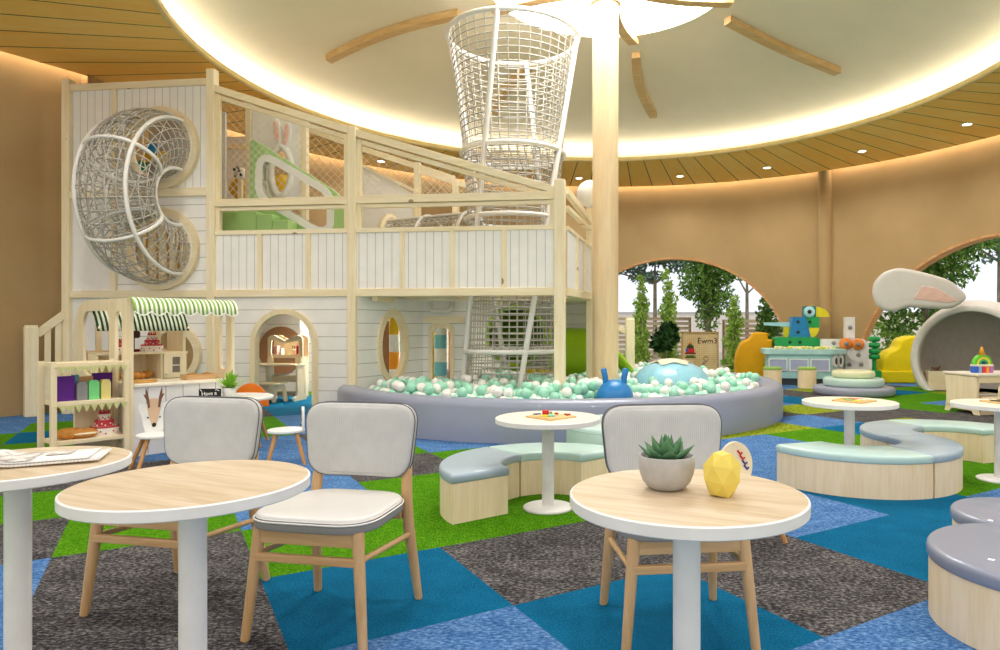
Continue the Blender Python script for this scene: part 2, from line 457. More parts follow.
# cove lights (lamps of the room)
cv_ = tag(MB().lathe([(5.62, Z_S + .09), (5.74, Z_S + .09)], 160).build('cove_light', emit('cove strip light', '#fffaec', 10.0), None, (DC.x, DC.y, 0)),
          'hidden warm strip light round the edge of the dome', 'light')
mb = MB()
for a, b in zip(angs[::2], angs[2::2]):
    mb.add([wp(a, R_W - .13, Z_S + .2), wp(b, R_W - .13, Z_S + .2), wp(b, R_W - .05, Z_S + .2), wp(a, R_W - .05, Z_S + .2)], [[0, 1, 2, 3]])
for (x0, y0), (x1, y1) in zip(lw, lw[1:]):
    mb.add([(x0 + .05, y0, Z_S + .2), (x1 + .05, y1, Z_S + .2), (x1 + .13, y1, Z_S + .2), (x0 + .13, y0, Z_S + .2)], [[0, 1, 2, 3]])
tag(mb.build('wall_wash_light', emit('wall wash strip', '#fff3da', 20.0)), 'warm strip light washing down the tan wall from the soffit gap', 'light')

# curved timber ribs on the dome
ribw = wood('rib timber', '#dcbb84', '#caa269', 'x', .5, 8)
def rib(a, r0, r1, label, w=.15, h=.1, flat=None):
    mb = MB(); m = 14; prev = None; d = Vector((cos(a), sin(a))); nrm = Vector((-d.y, d.x))
    for i in range(m + 1):
        r = r0 + (r1 - r0) * i / m; z = flat if flat is not None else dome_z(r) - .005
        b = nrm * (.10 * sin(PI * i / m))
        c = DC + d * r + b
        cur = [(c.x + nrm.x * w * s, c.y + nrm.y * w * s, z - q) for s, q in ((-.5, 0), (.5, 0), (.5, h), (-.5, h))]
        if prev: mb.add(prev + cur, [[0, 1, 5, 4][::-1], [1, 2, 6, 5][::-1], [2, 3, 7, 6][::-1], [3, 0, 4, 7][::-1]])
        if i == 0: mb.add(cur, [[0, 1, 2, 3]])
        if i == m: mb.add(cur, [[3, 2, 1, 0]])
        prev = cur
    return tag(mb.build('ceiling_rib', ribw), label, 'ceiling beam', 'timber ribs under the dome')
ends = [((460, 11), (328, 55), 'long curved timber rib on the dome above the playhouse'),
        ((727, 17), (838, 68), 'long curved timber rib on the dome over the tan wall with the pilaster'),
        ((634, 52), (655, 113), 'short-looking timber rib on the dome just beside the round column'),
        ((523, 62), (502, 111), 'timber rib on the dome seen through the top of the net tower')]
for p, q, l in ends:
    A, B = dome_pt(*p) - DC, dome_pt(*q) - DC
    a = math.atan2(A.y + B.y, A.x + B.x)
    rib(a, A.length, B.length, l)
for (a, l) in ((R(158), 'timber spoke across the skylight behind the top of the net tower'), (R(12), 'timber spoke across the skylight pointing to the tan wall'), (R(74), 'timber spoke at the far edge of the skylight, right behind the column')):
    rib(a, .24, 1.8, l, .16, .1, 5.9)
# recessed downlights in the soffit, and added fill spots out of view
def spot_at(x, y, par=None):
    l = bpy.data.lights.new('downlight_fill_spot', 'SPOT'); l.energy = 130; l.spot_size = R(150); l.spot_blend = 1; l.shadow_soft_size = .08; l.color = (1, .97, .92)
    o = bpy.data.objects.new('downlight_fill_spot', l); COL.objects.link(o)
    if par is not None: o.parent = par; o.location = (0, 0, -.03)
    else: o.location = (x, y, Z_S - .03)
for k in range(14):  # extra spots without fittings, added to fill the room with light
    a = R(150 + 26 * k)
    if 178 < (150 + 26 * k) % 360 + 0 < 365 or (150 + 26 * k) % 360 < 18: spot_at(DC.x + 6.3 * cos(a), DC.y + 6.3 * sin(a))
for i, (px, py, l) in enumerate(((680, 176, 'small recessed downlight nearest the column'), (767, 167.5, 'small recessed downlight above the parrot toy'), (862, 151, 'small recessed downlight above the pilaster'), (967, 124, 'small recessed downlight above the rabbit ear'),
                                 (579, 178, 'small recessed downlight just above the white globe'), (381, 161, 'small recessed downlight seen through the sloped playhouse net'))):
    p = gp(px, py, Z_S)
    t = thing('downlight', l, 'ceiling light', (p.x, p.y, Z_S), 0, 'recessed downlights in the timber soffit')
    MB().lathe([(.075, 0), (.1, 0), (.1, -.012), (.075, -.012), (.075, 0)], 24, None, False).build('trim_ring', WHITE(), t)
    MB().lathe([(0, -.004), (.075, -.004)], 24).build('lens', emit('downlight lens', '#fff4dc', 9.0), t)
    spot_at(p.x, p.y, t)
# round timber column
struct(MB().lathe([(.178, 0), (.178, 5.88)], 48, None, True).lathe([(.21, 5.62), (.21, 5.9)], 48).lathe([(.178, 5.62), (.21, 5.62)], 48).build('column', wood('column timber', '#ecd5ae', '#dfc196', 'z', .45, 9), None, (.5, 9.2, 0)))
# ================================================================== PLAYHOUSE
HA = math.atan(.12); hc, hs = cos(HA), sin(HA); HO = Vector((-.08, 8.45))
def hx(px, d=0.0):
    k = (px - CX) / F
    return (k * (HO.y + d * hc) - HO.x - d * hs) / (hc + k * hs)
def hY(px, d=0.0): return HO.y - hx(px, d) * hs + d * hc
def hz(px, py, d=0.0): return H - (py - CY) / F * hY(px, d)
def hl(X, Y):
    """world to playhouse coordinates"""
    dx, dy = X - HO.x, Y - HO.y
    return (dx * hc - dy * hs, dx * hs + dy * hc)
house = thing('playhouse', 'two-storey pine and white-board playhouse with a sloping netted roof rail', 'playhouse', (HO.x, HO.y, 0), -HA)
WB = boards('white vertical boards', '#f8f7f5', '#bcb8b5', .112, 'x')
WH = boards('white horizontal siding', '#f7f5f3', '#aeaaa6', .178, 'z')
WP = plain('white painted panel', '#efedec', .5, .3, .02)
NETM = plain('thin net cord', '#e4ddd0', .8, .2)
def post(px, ztop, w=.115, d=0.0, x=None):
    x = hx(px, d) if x is None else x
    return MB().box((x, d, ztop / 2), (w, w, ztop), None, .008).build('post', pine('z'), house)
def hrail(x0, x1, z, h=.1, d=0.0, w=.09, name='rail'):
    return MB().bb((x0, d - w / 2, z - h / 2), (x1, d + w / 2, z + h / 2), None, .006).build(name, pine('x'), house)
def srail(a, b, w=.08, h=.1, name='sloping_rail'):
    return MB().bar(a, b, w, h).build(name, pine('x'), house)
XA, XB, XC, XD = hx(68.5), hx(212.5), hx(353), hx(560)
post(68.5, hz(68.5, 80)); post(212.5, hz(212.5, 70)); post(353, hz(353, 127)); post(560, hz(560, 180), .135)
hw = .055
# --- upper left bay: boards and two round portholes
ZM, ZB, ZD = 3.02, 1.65, 2.46
hrail(XA + hw, XB - hw, hz(140, 85.5), .09); hrail(XA + hw, XB - hw, ZM, .11); hrail(XA + hw, XB - hw, ZB, .1)
xr = hx(162); RT = (xr, 3.62); RB = (xr, 2.26)
xd = hx(115)
MB().bb((xd - .03, -.03, ZM), (xd + .03, .03, hz(115, 88))).build('mullion', pine('z'), house)
MB().bb((xd - .04, -.04, .0), (xd + .04, .03, ZM - .05)).build('mullion', pine('z'), house)
zt = hz(140, 88)
MB().prism([(XA, ZM), (XB, ZM), (XB, zt), (XA, zt)], .04, vm((0, .04, 0)), [circ(.43, 40, None, RT)]).build('boarded_panel', WB, house)
MB().prism([(xd, 1.6), (XB, 1.6), (XB, ZM), (xd, ZM)], .04, vm((0, .04, 0)), [circ(.43, 40, None, RB)]).build('siding_panel', WH, house)
MB().prism([(XA, 0), (xd, 0), (xd, ZM), (XA, ZM)], .04, vm((0, .04, 0))).build('plain_panel', WP, house)
for c, l in ((RT, None), (RB, None)):
    MB().prism(circ(.56, 48, None, c), .07, vm((0, -.0, 0)), [circ(.43, 48, None, c)], smooth_side=True).build('porthole_ring', ply('x'), house)
# what shows inside the two portholes
MB().bb((xr - .7, .62, 3.06), (xr + .5, .66, 4.3)).build('inner_panel', plain('grey board', '#d3cfcc', .6), house)
for k in range(9): MB().bb((xr - .7 + k * .16, .22, 1.7), (xr - .62 + k * .16, .27, 2.9)).build('baluster', pine('z'), house)
# --- lower left bay with round window
xw = hx(175)
zc_ = hz(175, 354)
MB().prism([(xd, 0), (XB, 0), (XB, 1.6), (xd, 1.6)], .04, vm((0, .04, 0)), [circ(.33, 36, None, (xw, zc_))]).build('siding_panel', WH, house)
MB().prism(circ(.4, 40, None, (xw, zc_)), .06, vm((0, 0, 0)), [circ(.31, 40, None, (xw, zc_))]).build('round_window_frame', ply('x'), house)
# --- front rails of the two right bays
for a, b in ((XB + hw, XC - hw), (XC + hw, XD - .067)):
    hrail(a, b, 2.86, .1); hrail(a, b, ZB, .1); hrail(a, b, ZD, .06, 0, .07, 'capping')
    hrail(a + .0, b, 2.78, .05, .02, .06, 'capping')
    for s, x in ((1, a), (-1, b)):
        MB().bb((x, -.02, ZD), (x + s * .06, .03, 2.81)).build('jamb', pine('z'), house)
for ps in ((260.5, 309), (403, 453, 504.5)):
    x0, x1 = (XB, XC) if len(ps) == 2 else (XC, XD)
    cuts = [x0 + hw] + [hx(p) for p in ps] + [x1 - hw]
    for a, b in zip(cuts, cuts[1:]):
        MB().bb((a, -.01, ZB + .05), (b, .02, ZD - .03)).build('boarded_panel', WB, house)
    for p in ps: MB().bb((hx(p) - .03, -.035, ZB + .05), (hx(p) + .03, .03, ZD - .03)).build('mullion', pine('z'), house)
# sloping top rails with double timber
def sl(px0, py0, px1, py1, d=0.0, dz=0.0): return ((hx(px0, d), d, hz(px0, py0, d) + dz), (hx(px1, d), d, hz(px1, py1, d) + dz))
for q in ((216, 89, 350, 131), (357, 133.5, 556, 190.5)):
    srail(*sl(*q), .09, .09); srail(*sl(*q, .03, -.1), .05, .06)
for p, s, y0 in ((212.5, 1, 95), (353, -1, 134), (353, 1, 140)):
    x = hx(p) + s * (hw + .03)
    MB().bb((x - .03, -.02, 2.91), (x + .03, .03, hz(p + s * 8, y0))).build('jamb', pine('z'), house)
# diamond netting in the two sloping bays, cut to the opening
def netting(x0, x1, z0, zl, zr, d, step=.075):
    mb = MB()
    def top(x): return zl + (zr - zl) * (x - x0) / (x1 - x0)
    for sgn in (1, -1):
        c = x0 - 4
        while c < x1 + 4:
            seg = []
            for i in range(161):
                x = x0 + (x1 - x0) * i / 160; z = z0 + sgn * (x - c)
                if z0 <= z <= top(x): seg.append((x, d, z))
            if len(seg) > 1: mb.tube([seg[0], seg[-1]], .0028, 4)
            c += step * 1.4142
    return mb.build('netting', NETM, house)
netting(XB + .1, XC - .1, 2.9, hz(217, 97), hz(348, 138), .01)
netting(XC + .1, XD - .25, 2.9, hz(359, 142), hz(540, 190), .01)
# --- lower middle bay: siding with an arched doorway
xa = hx(285); wo, ho = .94, 1.44
MB().prism([(XB, 0)] + archp(wo - .08, ho - .04, 24, xa)[::-1] + [(XC, 0), (XC, 1.6), (XB, 1.6)], .05, vm((0, .045, 0))).build('siding_panel', WH, house)
oa = archp(wo, ho, 28, xa); ia = archp(wo - .14, ho - .07, 28, xa)
MB().prism(oa + ia[::-1], .11, vm((0, .06, 0))).build('arched_door_frame', ply('z'), house)
# --- right gable side towards the column
sx, sd = hl(.31, 9.8); sa = math.atan2(sd, sx - 0.0)
SO = (0.03, .03); L = math.hypot(sx - SO[0], sd - SO[1]); sa = math.atan2(sd - SO[1], sx - SO[0])
def sp(t, z, o=0.0): return (SO[0] + cos(sa) * t + sin(sa) * o, SO[1] + sin(sa) * t - cos(sa) * o, z)
MB().box((sx, sd, 2.93 / 2), (.11, .11, 2.93), None, .008).build('post', pine('z'), house)
for z0, z1, h in ((2.93, 2.74, .09), (2.72, 2.62, .05), (ZD, 2.36, .05), (ZB, ZB, .1)):
    MB().bar(sp(.05, z0), sp(L, z1), .07, h).build('side_rail', pine('x'), house)
MB().prism([(.06, ZB + .05), (L - .05, ZB + .05), (L - .05, 2.34), (.06, 2.43)], .02, vm((SO[0], SO[1], 0), sa)).build('side_panel', WP, house)
for t in (.36, .68): MB().bar(sp(L * t, ZB + .05, .02), sp(L * t, 2.4, .02), .05, .05).build('mullion', pine('z'), house)
# --- deck with a hole for the net tower
TC = Vector((-.8, 9.6)); tcx, tcd = hl(TC.x, TC.y)
DK = 3.4
MB().prism([(XA + .05, .05), (XD, .05), (sx, sd), (sx + .1, DK), (XA + .9, DK)], .06, Matrix.Translation((0, 0, ZB - .03)), [circ(.8, 40, None, (tcx, tcd))]).build('deck', ply('x'), house)
for px in (250, 305, 400): MB().bb((hx(px, 1) - .04, .1, ZB - .11), (hx(px, 1) + .04, DK, ZB - .03)).build('joist', pine('y'), house)
# --- lower room: inner wall with oval porthole on the ball pool side
wo_ = hl(-2.80, 8.80); we_ = hl(-2.2, 10.02); wa = math.atan2(we_[1] - wo_[1], we_[0] - wo_[0]); WL = math.hypot(we_[0] - wo_[0], we_[1] - wo_[1])
ov = circ(.25, 40, .44, (.67, .93))
def skin(p, k): return [(.66 + (x - .66) * k, .93 + (y - .93) * k) for x, y in p]
MB().prism([(0, 0), (WL, 0), (WL, 1.6), (0, 1.6)], .04, vm((wo_[0], wo_[1], 0), wa), [ov]).build('siding_panel', WH, house)
o2 = circ(.32, 48, .52, (.67, .93))
MB().prism(o2, .09, vm((wo_[0], wo_[1], 0), wa) @ Matrix.Translation((0, 0, -.02)), [circ(.24, 48, .43, (.67, .93))]).build('oval_window_frame', ply('x'), house)
MB().bar((wo_[0], wo_[1], ZB - .1), (we_[0], we_[1], ZB - .1), .06, .08).build('rail', pine('x'), house)
# back wall of the ball corner with arched opening and handle
bo = we_; be = hl(-1.5, 10.02); ba = math.atan2(be[1] - bo[1], be[0] - bo[0]); BL = math.hypot(be[0] - bo[0], be[1] - bo[1])
ac_ = .3
def arch2(w, h, y0): return [(ac_ - w / 2, y0)] + [(ac_ + a, b) for a, b in [(-w / 2, h - .08), (-w / 2 + .03, h - .03), (-w / 2 + .08, h), (w / 2 - .08, h), (w / 2 - .03, h - .03), (w / 2, h - .08)]] + [(ac_ + w / 2, y0)]
MB().prism([(0, 0)] + arch2(.28, 1.2, 0) + [(BL, 0), (BL, 1.6), (0, 1.6)], .04, vm((bo[0], bo[1], 0), ba)).build('siding_panel', WH, house)
MB().prism(arch2(.38, 1.26, 0) + arch2(.27, 1.19, 0)[::-1], .07, vm((bo[0], bo[1], 0), ba) @ Matrix.Translation((0, 0, .0))).build('arched_window_frame', ply('z'), house)
for t in (.03, BL): MB().box((bo[0] + cos(ba) * t, bo[1] + sin(ba) * t, .8), (.07, .07, 1.6)).build('post', pine('z'), house)
MB().bar((bo[0] + cos(ba) * .05, bo[1] + sin(ba) * .05 - .04, 1.31), (bo[0] + cos(ba) * (BL - .05), bo[1] + sin(ba) * (BL - .05) - .04, 1.31), .06, .1).build('rail', pine('x'), house)
hp = [(ac_ - .16, 1.55, .05), (ac_ - .16, 1.47, .1), (ac_ - .12, 1.43, .13), (ac_ + .12, 1.43, .13), (ac_ + .16, 1.47, .1), (ac_ + .16, 1.55, .05)]
MB().tube(hp, .035, 10, False, vm((bo[0], bo[1], 0), ba)).build('grab_handle', PIPE(), house)
# rear walls
MB().bb((XA + .35, DK - .04, 0), (sx + .1, DK, 1.62)).build('rear_wall', WH, house)
xp = hx(270, 2.9)
MB().prism(circ(.44, 40, None, (hx(268, 2.9), hz(268, 351, 2.9))), .03, vm((0, DK - .05, 0))).build('round_rear_panel', plain('brown plaster', '#a87d58', .8), house)
MB().bb((hx(304.5, 2.6) - .05, 2.55, 0), (hx(304.5, 2.6) + .05, 2.65, 1.6)).build('post', pine('z'), house)
for px in (420, 452): MB().bb((hx(px, 3) - .16, DK - .09, 0), (hx(px, 3) + .16, DK - .05, 1.55)).build('rear_panel', plain('brown plaster', '#a87d58', .8), house)
MB().bb((hx(386, 1.9) - .13, 1.85, .45), (hx(386, 1.9) + .13, 1.88, 1.3), None, .01).build('rear_panel', plain('brown plaster', '#a87d58', .8), house)
for xx in (hx(284, 1.6), hx(330, 2.3), hx(425, 2.2)):  # unseen lamps added under the deck to brighten the lower room
    pl_ = MB().lathe([(.0, ZB - .05), (.14, ZB - .05), (.14, ZB - .03)], 24, tr(xx, 2.3, 0)).build('added_fill_lamp', emit('fill lamp glow', '#fff6e8', 120.0), house)
# --- upper room: divider with rabbit porthole
d1 = 1.0
for px, pt_ in ((249.5, 99), (305, 117)):
    MB().bb((hx(px, d1) - .045, d1 - .045, ZB), (hx(px, d1) + .045, d1 + .045, hz(px, pt_, d1)), None, .006).build('inner_post', pine('z'), house)
bc = (hx(282.5, d1), hz(282.5, 172, d1))
ovi = [(bc[0] + a, bc[1] + b) for a, b in circ(.13, 32, .33)]
poly = [(hx(p, d1), hz(p, q, d1)) for p, q in ((253, 202), (303, 202), (303, 126), (253, 105))]
MB().prism(poly, .03, vm((0, d1, 0)), [ovi]).build('rabbit_panel', WP, house)
MB().tube([(bc[0] + a, d1 - .04, bc[1] + b) for a, b in circ(.16, 36, .36)], .05, 8, True).build('rabbit_ring', WHITE(), house)
for ex, ey, rot in ((279, 133, .12), (288.5, 136, -.12)):
    e = [(a * 1.0, b) for a, b in circ(.07, 24, .22)]
    X = vm((hx(ex, d1), d1 - .03, hz(ex, ey, d1))) @ Matrix.Rotation(rot, 4, 'Z')
    q = MB().pad(e, .04, .015, X).build('rabbit_ear', WHITE(), house)
    MB().pad([(a * .55, b * .75) for a, b in e], .012, .004, X @ Matrix.Translation((0, 0, .038))).build('ear_lining', plain('ear pink', '#e8b9b4', .7), q)
srail(*sl(252, 101, 306, 122, d1), .06, .07)
# green climbing board with white-rimmed opening
d2 = .62
def pp(l, d): return [(hx(p, d), hz(p, q, d)) for p, q in l]
GRN = plain('soft apple green', '#a9cf86', .55, .3, .03)
outer = pp(((254, 242), (348, 242), (347, 204), (339, 193), (254, 139)), d2)
hole = roundp(pp(((267, 160), (331, 197), (330.5, 228), (321, 228), (266, 196)), d2), .16)
if area(hole) < 0: hole = hole[::-1]
MB().prism(roundp(outer, .12), .1, vm((0, d2, 0)), [hole]).build('climbing_board', GRN, house)
rim_o = offset(hole, -.1)
MB().prism(rim_o, .14, vm((0, d2 + .02, 0)), [hole]).build('board_rim', WHITE(), house)
for a, b, t in ((222, 256, 211.5), (256, 272, 214), (272, 289, 220)):
    MB().bb((hx(a, .3), .3, ZB), (hx(b, .3), .6, hz(a, t, .3)), None, .02).build('soft_step', GRN, house)
# rear of the upper deck
d3 = 2.5
MB().bb((hx(214, d3), d3, ZB), (hx(250, d3), d3 + .03, hz(230, 137, d3))).build('rear_boards', WP, house)
MB().prism(pp(((358, 242), (417, 242), (417, 195), (364, 167), (358, 165)), d3), .03, vm((0, d3, 0))).build('rear_boards', WP, house)
for px, y0 in ((417.5, 163), (456, 181), (303, 122)):
    MB().bb((hx(px, d3) - .05, d3 - .05, ZB), (hx(px, d3) + .05, d3 + .05, hz(px, y0, d3))).build('rear_post', pine('z'), house)
for q in ((307, 129.5, 349, 144), (356, 147, 455, 179), (420, 171, 470, 187)):
    srail(*sl(*q, d3), .07, .09, 'rear_rail')
srail(*sl(358, 163, 417, 192, d3 - .05), .05, .05, 'rear_rail')
srail((hx(200, d3), d3, 4.42), (hx(250, d3), d3, 4.3), .07, .09, 'rear_rail')
hrail(hx(418, d3), hx(470, d3), hz(440, 203, d3), .08, d3)
netting(hx(420, d3) , hx(462, d3), hz(440, 200, d3), hz(420, 176, d3), hz(462, 190, d3), d3)
# porthole of the horizontal net tunnel
tz = 2.54; tx = hx(391, 1.7)
MB().lathe([(.33, -.03), (.43, -.03), (.43, .03), (.33, .03), (.33, -.03)], 36, tr(tx, 1.7, tz, 0, 0, PI / 2)).build('tunnel_ring', ply('x'), house)

# ------------------------------------------------------------------ nets (own things)
def rope_grid(pfun, nu, nv, r, u0=0.0, u1=1.0, closed=True, su=1, sv=1, n=4, twist=0.0):
    mb = MB()
    for i in range(nu if closed else nu + 1):
        mb.tube([pfun((i / nu + twist * j / (nv * sv)) % 1.0 if twist else i / nu, j / (nv * sv)) for j in range(nv * sv + 1)], r, n)
    for j in range(nv + 1):
        mb.tube([pfun(i / (nu * su), j / nv) for i in range(nu * su)], r, n, True)
    return mb
tower = thing('net_tower', 'tall white rope-net climbing tower flaring up through the deck towards the dome', 'climbing net', (TC.x, TC.y, 0))
T0, T1 = .12, 5.33; RA, RB_ = .74, .93; TW = R(74)
def t_rad(z):
    t = (z - T0) / (T1 - T0)
    return math.sqrt((RA * (1 - t)) ** 2 + (RB_ * t) ** 2 + 2 * RA * RB_ * t * (1 - t) * cos(TW))
def t_pt(u, v):
    z = T0 + (T1 - T0) * v; r = t_rad(z) - .03; a = u * 2 * PI
    return (r * cos(a), r * sin(a), z)
rope_grid(t_pt, 36, 58, .0095, su=1).build('net', ROPE(), tower)
for k in range(4):
    a = R(188 + 90 * k); b = a + TW
    MB().tube([(RA * cos(a), RA * sin(a), .0), (RA * cos(a), RA * sin(a), T0), (RB_ * cos(b), RB_ * sin(b), T1)], .038, 10).build('leaning_pole', PIPE(), tower)
for z, r in ((T1, .036), (3.66, .034), (2.72, .034), (.86, .034)):
    rr = t_rad(z)
    MB().tube([(rr * cos(a), rr * sin(a), z) for a in [2 * PI * i / 48 for i in range(48)]], r, 8, True).build('hoop', PIPE(), tower)
# rope floors inside
for z in (3.6,):
    mb = MB(); rr = t_rad(z)
    for i in range(-6, 7):
        o = i * .1
        if abs(o) < rr: w = math.sqrt(rr * rr - o * o); mb.tube([(o, -w, z), (o, w, z)], .007, 4); mb.tube([(-w, o, z), (w, o, z)], .007, 4)
    mb.build('rope_floor', ROPE(), tower)
# horizontal tunnel
hw_ = Vector((HO.x + tx * hc + 1.7 * hs, HO.y - tx * hs + 1.7 * hc, tz)); end = Vector((TC.x - .62, TC.y + .15, tz)); ax = end - hw_
tun = thing('net_tunnel', 'horizontal white rope-net tunnel leading into the side of the net tower', 'climbing net', hw_, math.atan2(ax.y, ax.x))
LT = ax.length
rope_grid(lambda u, v: (LT * v, .32 * cos(u * 2 * PI), .32 * sin(u * 2 * PI)), 22, 13, .008, su=1).build('net', ROPE(), tun)
for x in (.02, LT * .5, LT): MB().tube([(x, .335 * cos(a), .335 * sin(a)) for a in [2 * PI * i / 36 for i in range(36)]], .024, 8, True).build('hoop', PIPE(), tun)
for a in (R(60), R(120), R(200), R(340)): MB().tube([(0, .34 * cos(a), .34 * sin(a)), (LT, .34 * cos(a), .34 * sin(a))], .016, 8).build('rod', PIPE(), tun)
# C-shaped outside tunnel between the two portholes
zc = (RT[1] + RB[1]) / 2; MR = (RT[1] - RB[1]) / 2; mr = .47
ct = thing('net_tunnel', 'white rope-net tunnel curving out of one porthole and back into the other', 'climbing net', (HO.x + xr * hc - .05 * hs, HO.y - xr * hs - .05 * hc, zc), -HA)
def c_pt(u, v, r=mr):
    a = PI / 2 - PI * v; b = u * 2 * PI
    R_ = MR + .12 * cos(a) + r * cos(b) * (1.0 if cos(b) > 0 else .92)
    return (r * sin(b) * 1.0 - .12 * cos(a), -R_ * cos(a) * .75, R_ * sin(a))
def c_skin(u, v): return c_pt(u, v)
mb = rope_grid(c_pt, 22, 24, .0085, su=2, sv=1)
for s in (1, -1):
    for i in range(12): mb.tube([c_pt((i / 12 + s * .5 * j / 30) % 1.0, j / 30) for j in range(31)], .0065, 4)
mb.build('net', ROPE(), ct)
for u in (1 / 8, 3 / 8, 5 / 8, 7 / 8): MB().tube([c_pt(u, j / 30, mr + .02) for j in range(31)], .025, 8).build('long_tube', PIPE(), ct)
for v in (0.0, .34, .68, 1.0): MB().tube([c_pt(i / 40, v, mr + .01) for i in range(40)], .024, 8, True).build('hoop', PIPE(), ct)
# ------------------------------------------------------------------ loose things inside the playhouse
def hw3(x, d, z=0.0): return (HO.x + x * hc + d * hs, HO.y - x * hs + d * hc, z)
YEL = plain('mustard soft foam', '#e0b820', .6, .25)
for px, py, d, l in ((243, 189, 1.6, 'yellow foam ball beside the spotted toy behind the net'), (283, 187, 1.7, 'yellow foam ball seen through the rabbit porthole')):
    r = .2; p = hw3(hx(px, d), d, 0)
    mb = MB().ball((0, 0, r), r, 24, 14, None, 0, (1, 1, 1)); tag(mb.build('foam_ball', YEL, None, (p[0], p[1], max(ZB + .03, hz(px, py, d) - .2))), l, 'ball')
p = hw3(hx(240.5, 1.35), 1.35, 0); zz = hz(240.5, 174, 1.35)
t = thing('spotted_toy', 'small white toy with black spots behind the playhouse net', 'toy', (p[0], p[1], zz - .12))
MB().ball((0, 0, .12), .1, 16, 10).build('body', plain('toy white', '#e9e6df'), t)
mb = MB()
for a, b in ((.02, .03), (-.05, .05), (.05, -.03), (-.03, -.05), (.0, .08)): mb.ball((a, -.085, .12 + b), .025, 8, 6)
mb.build('spots', plain('toy black', '#1a1a1a'), t)
MB().bb((-.03, -.03, -(zz - .12 - ZB - .03)), (.03, .03, .05)).build('stand', pine('z'), t)
for px, py, cl, l in ((148, 158, '#e5b21f', 'yellow soft block inside the upper porthole'), (152, 149, '#1f7fb0', 'blue soft block on the yellow one inside the upper porthole'), (163, 157, '#d8b53a', 'ochre soft block inside the upper porthole, nearer its rim'), (144, 166, '#2f9d77', 'green soft block at the foot of the pile in the upper porthole')):
    d = .45; x, z = hx(px, d), hz(px, py, d)
    p = hw3(x, d, z)
    tag(MB().box((0, 0, 0), (.12, .1, .15), None, .015).build('soft_block', plain('block ' + cl, cl, .6), None, p, -HA + .3), l, 'block')
# desk with hutch and stool seen through the doorway
d = 2.0; x = hx(281, d); p = hw3(x, d)
desk = thing('play_desk', 'small birch play desk with a wavy-topped hutch seen through the arched doorway', 'desk', p, -HA)
sc = hY(281, d) / F
def q_(px, py): return ((px - 281) * sc, H - (py - CY) * sc)
tx0, tz_ = q_(255, 363.5)
MB().bb((tx0, -.22, tz_ - .03), (q_(303, 0)[0], .2, tz_), None, .006).build('desk_top', ply('x'), desk)
hut = roundp([q_(267, 358), q_(304, 358), q_(304, 337), q_(298, 334.5), q_(286, 341), q_(273, 334.5), q_(267, 337)], .05)
hin = roundp([q_(270.5, 354.5), q_(300, 354.5), q_(300, 340), (q_(286, 344)), q_(271, 339.5)], .04)
MB().prism(hut, .03, vm((0, .02, 0)), [hin]).build('hutch_front', ply('z'), desk)
MB().prism(hut, .02, vm((0, .2, 0))).build('hutch_back', ply('z'), desk)
MB().bb((q_(268, 0)[0], .02, q_(0, 356.5)[1] - .02), (q_(303, 0)[0], .19, q_(0, 356.5)[1])).build('hutch_shelf', ply('x'), desk)
for px in (270.5, 300): MB().prism(roundp([(-.05, 0), (.05, 0), (.05, .1), (0, .16), (-.05, .1)], .04), .03, vm((q_(px, 0)[0], -.0, tz_))).build('bracket', ply('z'), desk)
for px in (268, 300):
    xx = q_(px, 0)[0]
    MB().prism(roundp([(-.2, 0), (.2, 0), (.2, .06), (.1, .09), (.1, tz_ - .03), (-.1, tz_ - .03), (-.1, .09), (-.2, .06)], .03), .03, vm((xx, 0, 0), PI / 2)).build('side_leg', ply('z'), desk)
MB().bb((q_(268, 0)[0], .05, .3), (q_(300, 0)[0], .07, .4)).build('back_rail', ply('x'), desk)
for i, (px, cl, h, l) in enumerate(((272.5, '#c98f92', .16, 'dusty pink book leaning in the desk hutch'), (274.5, '#d9a4a0', .17, 'rose book beside the dusty pink one in the desk hutch'), (279, '#e9dfc6', .13, 'cream book standing alone in the desk hutch'), (296.8, '#b3202c', .18, 'red book at the end of the desk hutch'), (298.6, '#8e1f2b', .17, 'dark red book beside the red one in the desk hutch'))):
    wq = hw3(x + q_(px, 0)[0], d + .09, q_(0, 356.5)[1])
    t = thing('book', l, 'book', wq, -HA, 'books in the desk hutch')
    MB().bb((-.014, -.05, 0), (.014, .05, h), None, .002).build('cover', plain('cover ' + cl, cl), t); MB().bb((-.011, -.047, .003), (.011, .054, h - .003)).build('pages', plain('paper', '#efe9dc'), t)
t = thing('rabbit_figure', 'little wooden rabbit figure with two ears standing in the desk hutch', 'figure', hw3(x + q_(291.5, 0)[0], d + .09, q_(0, 356.5)[1]), -HA)
MB().lathe([(0, 0), (.03, 0), (.035, .05), (.02, .08), (.028, .1), (.02, .125), (0, .13)], 14).build('body', ply('z'), t)
for s in (-1, 1): MB().tube([(s * .012, 0, .12), (s * .022, 0, .18)], [.009, .006], 6).build('ear', plain('ear brown', '#6b3a30'), t)
x2 = hx(272, 1.72); p = hw3(x2, 1.72)
stool = thing('arched_stool', 'small birch stool with arched legs in front of the play desk', 'stool', p, -HA)
sz = hz(272, 382.5, 1.72)
MB().bb((-.27, -.13, sz - .03), (.2, .13, sz), None, .006).build('seat', ply('x'), stool)
for xx in (-.2, .12):
    MB().prism(roundp([(-.14, 0), (-.07, 0), (-.05, sz - .12), (.05, sz - .12), (.07, 0), (.14, 0), (.09, sz - .03), (-.09, sz - .03)], .03), .03, vm((xx, 0, 0), PI / 2 - .5)).build('leg', ply('z'), stool)
